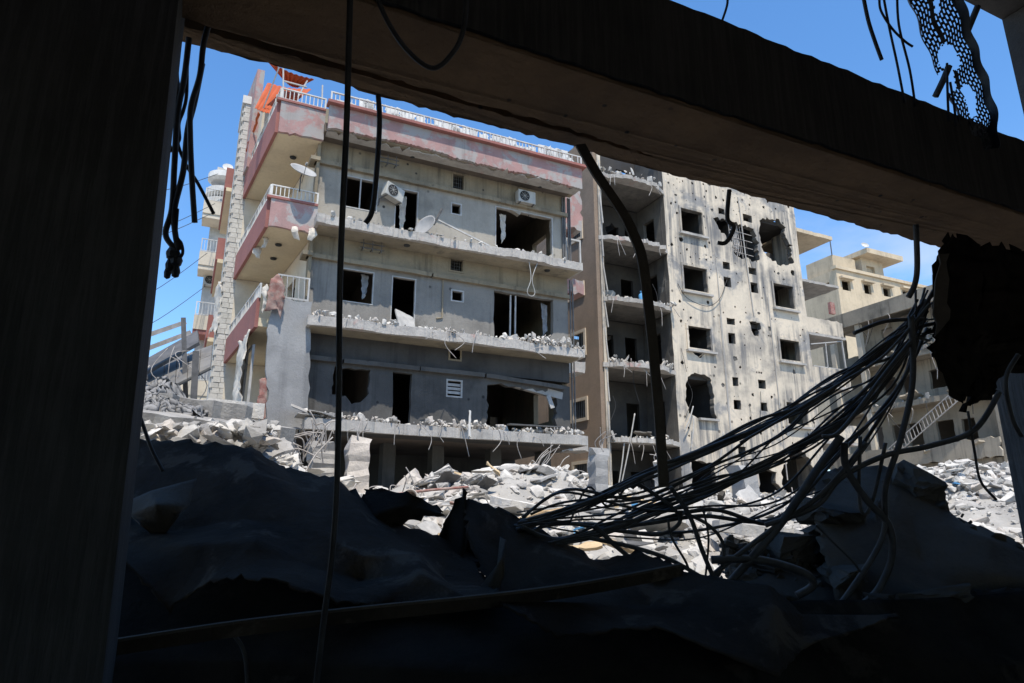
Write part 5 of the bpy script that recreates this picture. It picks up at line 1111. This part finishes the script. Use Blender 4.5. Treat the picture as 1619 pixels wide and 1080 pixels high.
cloth('torn_sheet', [[D(735, 790, 3.9), D(800, 812, 3.85), D(880, 842, 3.8), D(960, 870, 3.7), D(1020, 884, 3.6), D(1078, 897, 3.5)], [D(735, 845, 3.6), D(800, 860, 3.55), D(880, 880, 3.5), D(960, 895, 3.45), D(1020, 900, 3.4), D(1078, 902, 3.4)],
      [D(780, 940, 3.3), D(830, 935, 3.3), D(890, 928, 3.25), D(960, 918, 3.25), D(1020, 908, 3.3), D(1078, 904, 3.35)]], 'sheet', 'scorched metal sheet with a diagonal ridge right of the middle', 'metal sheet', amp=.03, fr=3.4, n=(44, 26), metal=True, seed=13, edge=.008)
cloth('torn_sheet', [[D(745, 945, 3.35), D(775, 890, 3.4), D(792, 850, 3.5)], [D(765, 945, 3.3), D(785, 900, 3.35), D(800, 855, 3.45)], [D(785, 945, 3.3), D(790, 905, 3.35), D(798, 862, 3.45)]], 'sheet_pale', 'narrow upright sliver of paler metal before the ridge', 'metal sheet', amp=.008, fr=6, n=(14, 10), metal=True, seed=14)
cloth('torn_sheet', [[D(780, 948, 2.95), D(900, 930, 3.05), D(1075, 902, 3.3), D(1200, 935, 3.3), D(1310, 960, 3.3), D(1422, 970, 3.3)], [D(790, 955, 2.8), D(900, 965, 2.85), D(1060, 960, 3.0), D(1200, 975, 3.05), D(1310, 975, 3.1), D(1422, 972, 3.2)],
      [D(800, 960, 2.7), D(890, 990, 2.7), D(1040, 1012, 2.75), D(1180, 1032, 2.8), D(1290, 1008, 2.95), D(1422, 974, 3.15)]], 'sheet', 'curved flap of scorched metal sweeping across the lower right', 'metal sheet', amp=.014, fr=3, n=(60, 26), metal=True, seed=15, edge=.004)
cloth('torn_sheet', [[D(150, 850, 3.55), D(400, 880, 3.45), D(780, 930, 3.35), D(1050, 950, 3.4), D(1400, 965, 3.45), D(1700, 930, 3.7)], [D(150, 1040, 2.75), D(400, 1040, 2.7), D(780, 1040, 2.7), D(1050, 1050, 2.75), D(1400, 1060, 3.0), D(1700, 1050, 3.2)], [D(150, 1160, 2.6), D(400, 1160, 2.6), D(780, 1160, 2.6), D(1050, 1160, 2.65), D(1400, 1160, 2.9), D(1700, 1160, 3.1)]], 'black', 'dark filler sheet for the shaded void along the bottom of the view', 'metal sheet', amp=.03, fr=3, n=(70, 26), metal=True, seed=16)  # black sheet added where only dark void lies under the torn metal
# jagged burnt lump in front of the lit gap
cloth('burnt_scrap', [[D(560, 800, 4.0), D(590, 770, 4.0), D(640, 782, 4.0), D(690, 812, 4.0)], [D(560, 840, 3.9), D(590, 830, 3.9), D(640, 815, 3.9), D(690, 818, 3.9)], [D(560, 880, 3.8), D(585, 870, 3.8), D(600, 850, 3.8), D(610, 830, 3.85)]], 'black', 'burnt crumpled scrap beside the lit gap in the sheets', 'scrap', amp=.04, fr=5, n=(22, 18), metal=True, seed=17, edge=.012)
cloth('burnt_scrap', [[D(690, 860, 3.9), D(712, 800, 3.9), D(728, 782, 3.9), D(742, 800, 3.9), D(752, 830, 3.9)], [D(680, 870, 3.85), D(705, 850, 3.85), D(725, 840, 3.85), D(742, 850, 3.85), D(760, 860, 3.85)], [D(640, 890, 3.8), D(690, 885, 3.8), D(720, 890, 3.8), D(745, 890, 3.8), D(770, 890, 3.8)]], 'black', 'spiky burnt scrap standing up in the middle foreground', 'scrap', amp=.025, fr=6, n=(22, 18), metal=True, seed=18, edge=.012)
t = thing('angle_bar', 'long bent angle bar lying across the torn sheets', 'metal bar')
for nm, dz, sz in (('flange', 0, (.045, .010)), ('web', -.026, (.010, .05))):
    c = cr([D(165, 1015, 2.4), D(370, 984, 2.5), D(560, 962, 2.65), D(780, 940, 2.8), D(930, 920, 3.0), D(1075, 893, 3.2)], 6); mb = MB()
    for a, b in zip(c, c[1:]): mb.bar(a+Vector((0, 0, dz)), b+Vector((0, 0, dz)), sz[0], sz[1])
    mb.build(nm, 'sheet_pale' if nm == 'flange' else 'sheet', t)  # flange takes the paler metal to paint its lit upper edge
# dark mound at the right
rnd = random.Random(77)
def mound(name, rows, label, seed, m='sheet_pale', amp=.07, n=(40, 30)):
    return cloth(name, rows, m, label, 'debris', amp=amp, fr=2.6, n=n, seed=seed, edge=.01, thick=.02, metal=True)
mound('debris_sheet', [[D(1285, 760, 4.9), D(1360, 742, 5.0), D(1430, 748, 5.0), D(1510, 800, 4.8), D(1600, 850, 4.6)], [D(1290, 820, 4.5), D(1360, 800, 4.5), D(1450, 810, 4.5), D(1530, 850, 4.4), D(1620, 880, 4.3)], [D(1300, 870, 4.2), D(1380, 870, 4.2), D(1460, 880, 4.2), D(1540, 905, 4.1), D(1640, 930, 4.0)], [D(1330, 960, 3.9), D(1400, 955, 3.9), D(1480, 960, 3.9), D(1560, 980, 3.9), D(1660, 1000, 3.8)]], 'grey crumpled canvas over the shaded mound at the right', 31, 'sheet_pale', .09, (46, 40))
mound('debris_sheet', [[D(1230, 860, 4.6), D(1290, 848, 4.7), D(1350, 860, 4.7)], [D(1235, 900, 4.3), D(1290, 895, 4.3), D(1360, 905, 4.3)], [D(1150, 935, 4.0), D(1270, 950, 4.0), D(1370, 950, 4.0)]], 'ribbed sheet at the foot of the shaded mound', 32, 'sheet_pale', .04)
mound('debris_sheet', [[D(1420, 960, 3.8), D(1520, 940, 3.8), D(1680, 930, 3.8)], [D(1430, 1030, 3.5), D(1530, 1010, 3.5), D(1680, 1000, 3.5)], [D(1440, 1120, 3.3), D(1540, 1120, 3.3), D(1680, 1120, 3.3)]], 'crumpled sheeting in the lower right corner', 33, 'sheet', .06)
DC = [chunk_mesh('debris_block', 700+i, 'shade_and_char', f, 22, 2) for i, f in enumerate((.7, .9, .6))]
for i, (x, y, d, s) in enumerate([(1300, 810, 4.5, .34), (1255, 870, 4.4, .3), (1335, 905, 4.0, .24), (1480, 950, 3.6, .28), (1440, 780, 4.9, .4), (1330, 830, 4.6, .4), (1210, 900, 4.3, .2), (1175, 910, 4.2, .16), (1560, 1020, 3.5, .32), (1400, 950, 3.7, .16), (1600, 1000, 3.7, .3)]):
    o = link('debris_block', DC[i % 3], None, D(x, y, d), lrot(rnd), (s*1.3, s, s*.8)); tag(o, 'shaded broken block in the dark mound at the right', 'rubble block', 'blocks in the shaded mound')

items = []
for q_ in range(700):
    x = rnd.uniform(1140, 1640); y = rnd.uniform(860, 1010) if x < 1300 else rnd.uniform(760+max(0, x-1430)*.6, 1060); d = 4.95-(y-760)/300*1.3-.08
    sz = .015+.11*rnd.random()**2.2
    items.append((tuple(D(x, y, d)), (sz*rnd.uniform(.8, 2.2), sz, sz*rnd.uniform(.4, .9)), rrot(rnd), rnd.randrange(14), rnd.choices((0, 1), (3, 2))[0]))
tag(scatter_mesh('shaded_rubble', items, ('shade_and_char', 'sheet_pale')), 'small shaded rubble strewn over the dark mound at the right', 'rubble', kind='stuff')
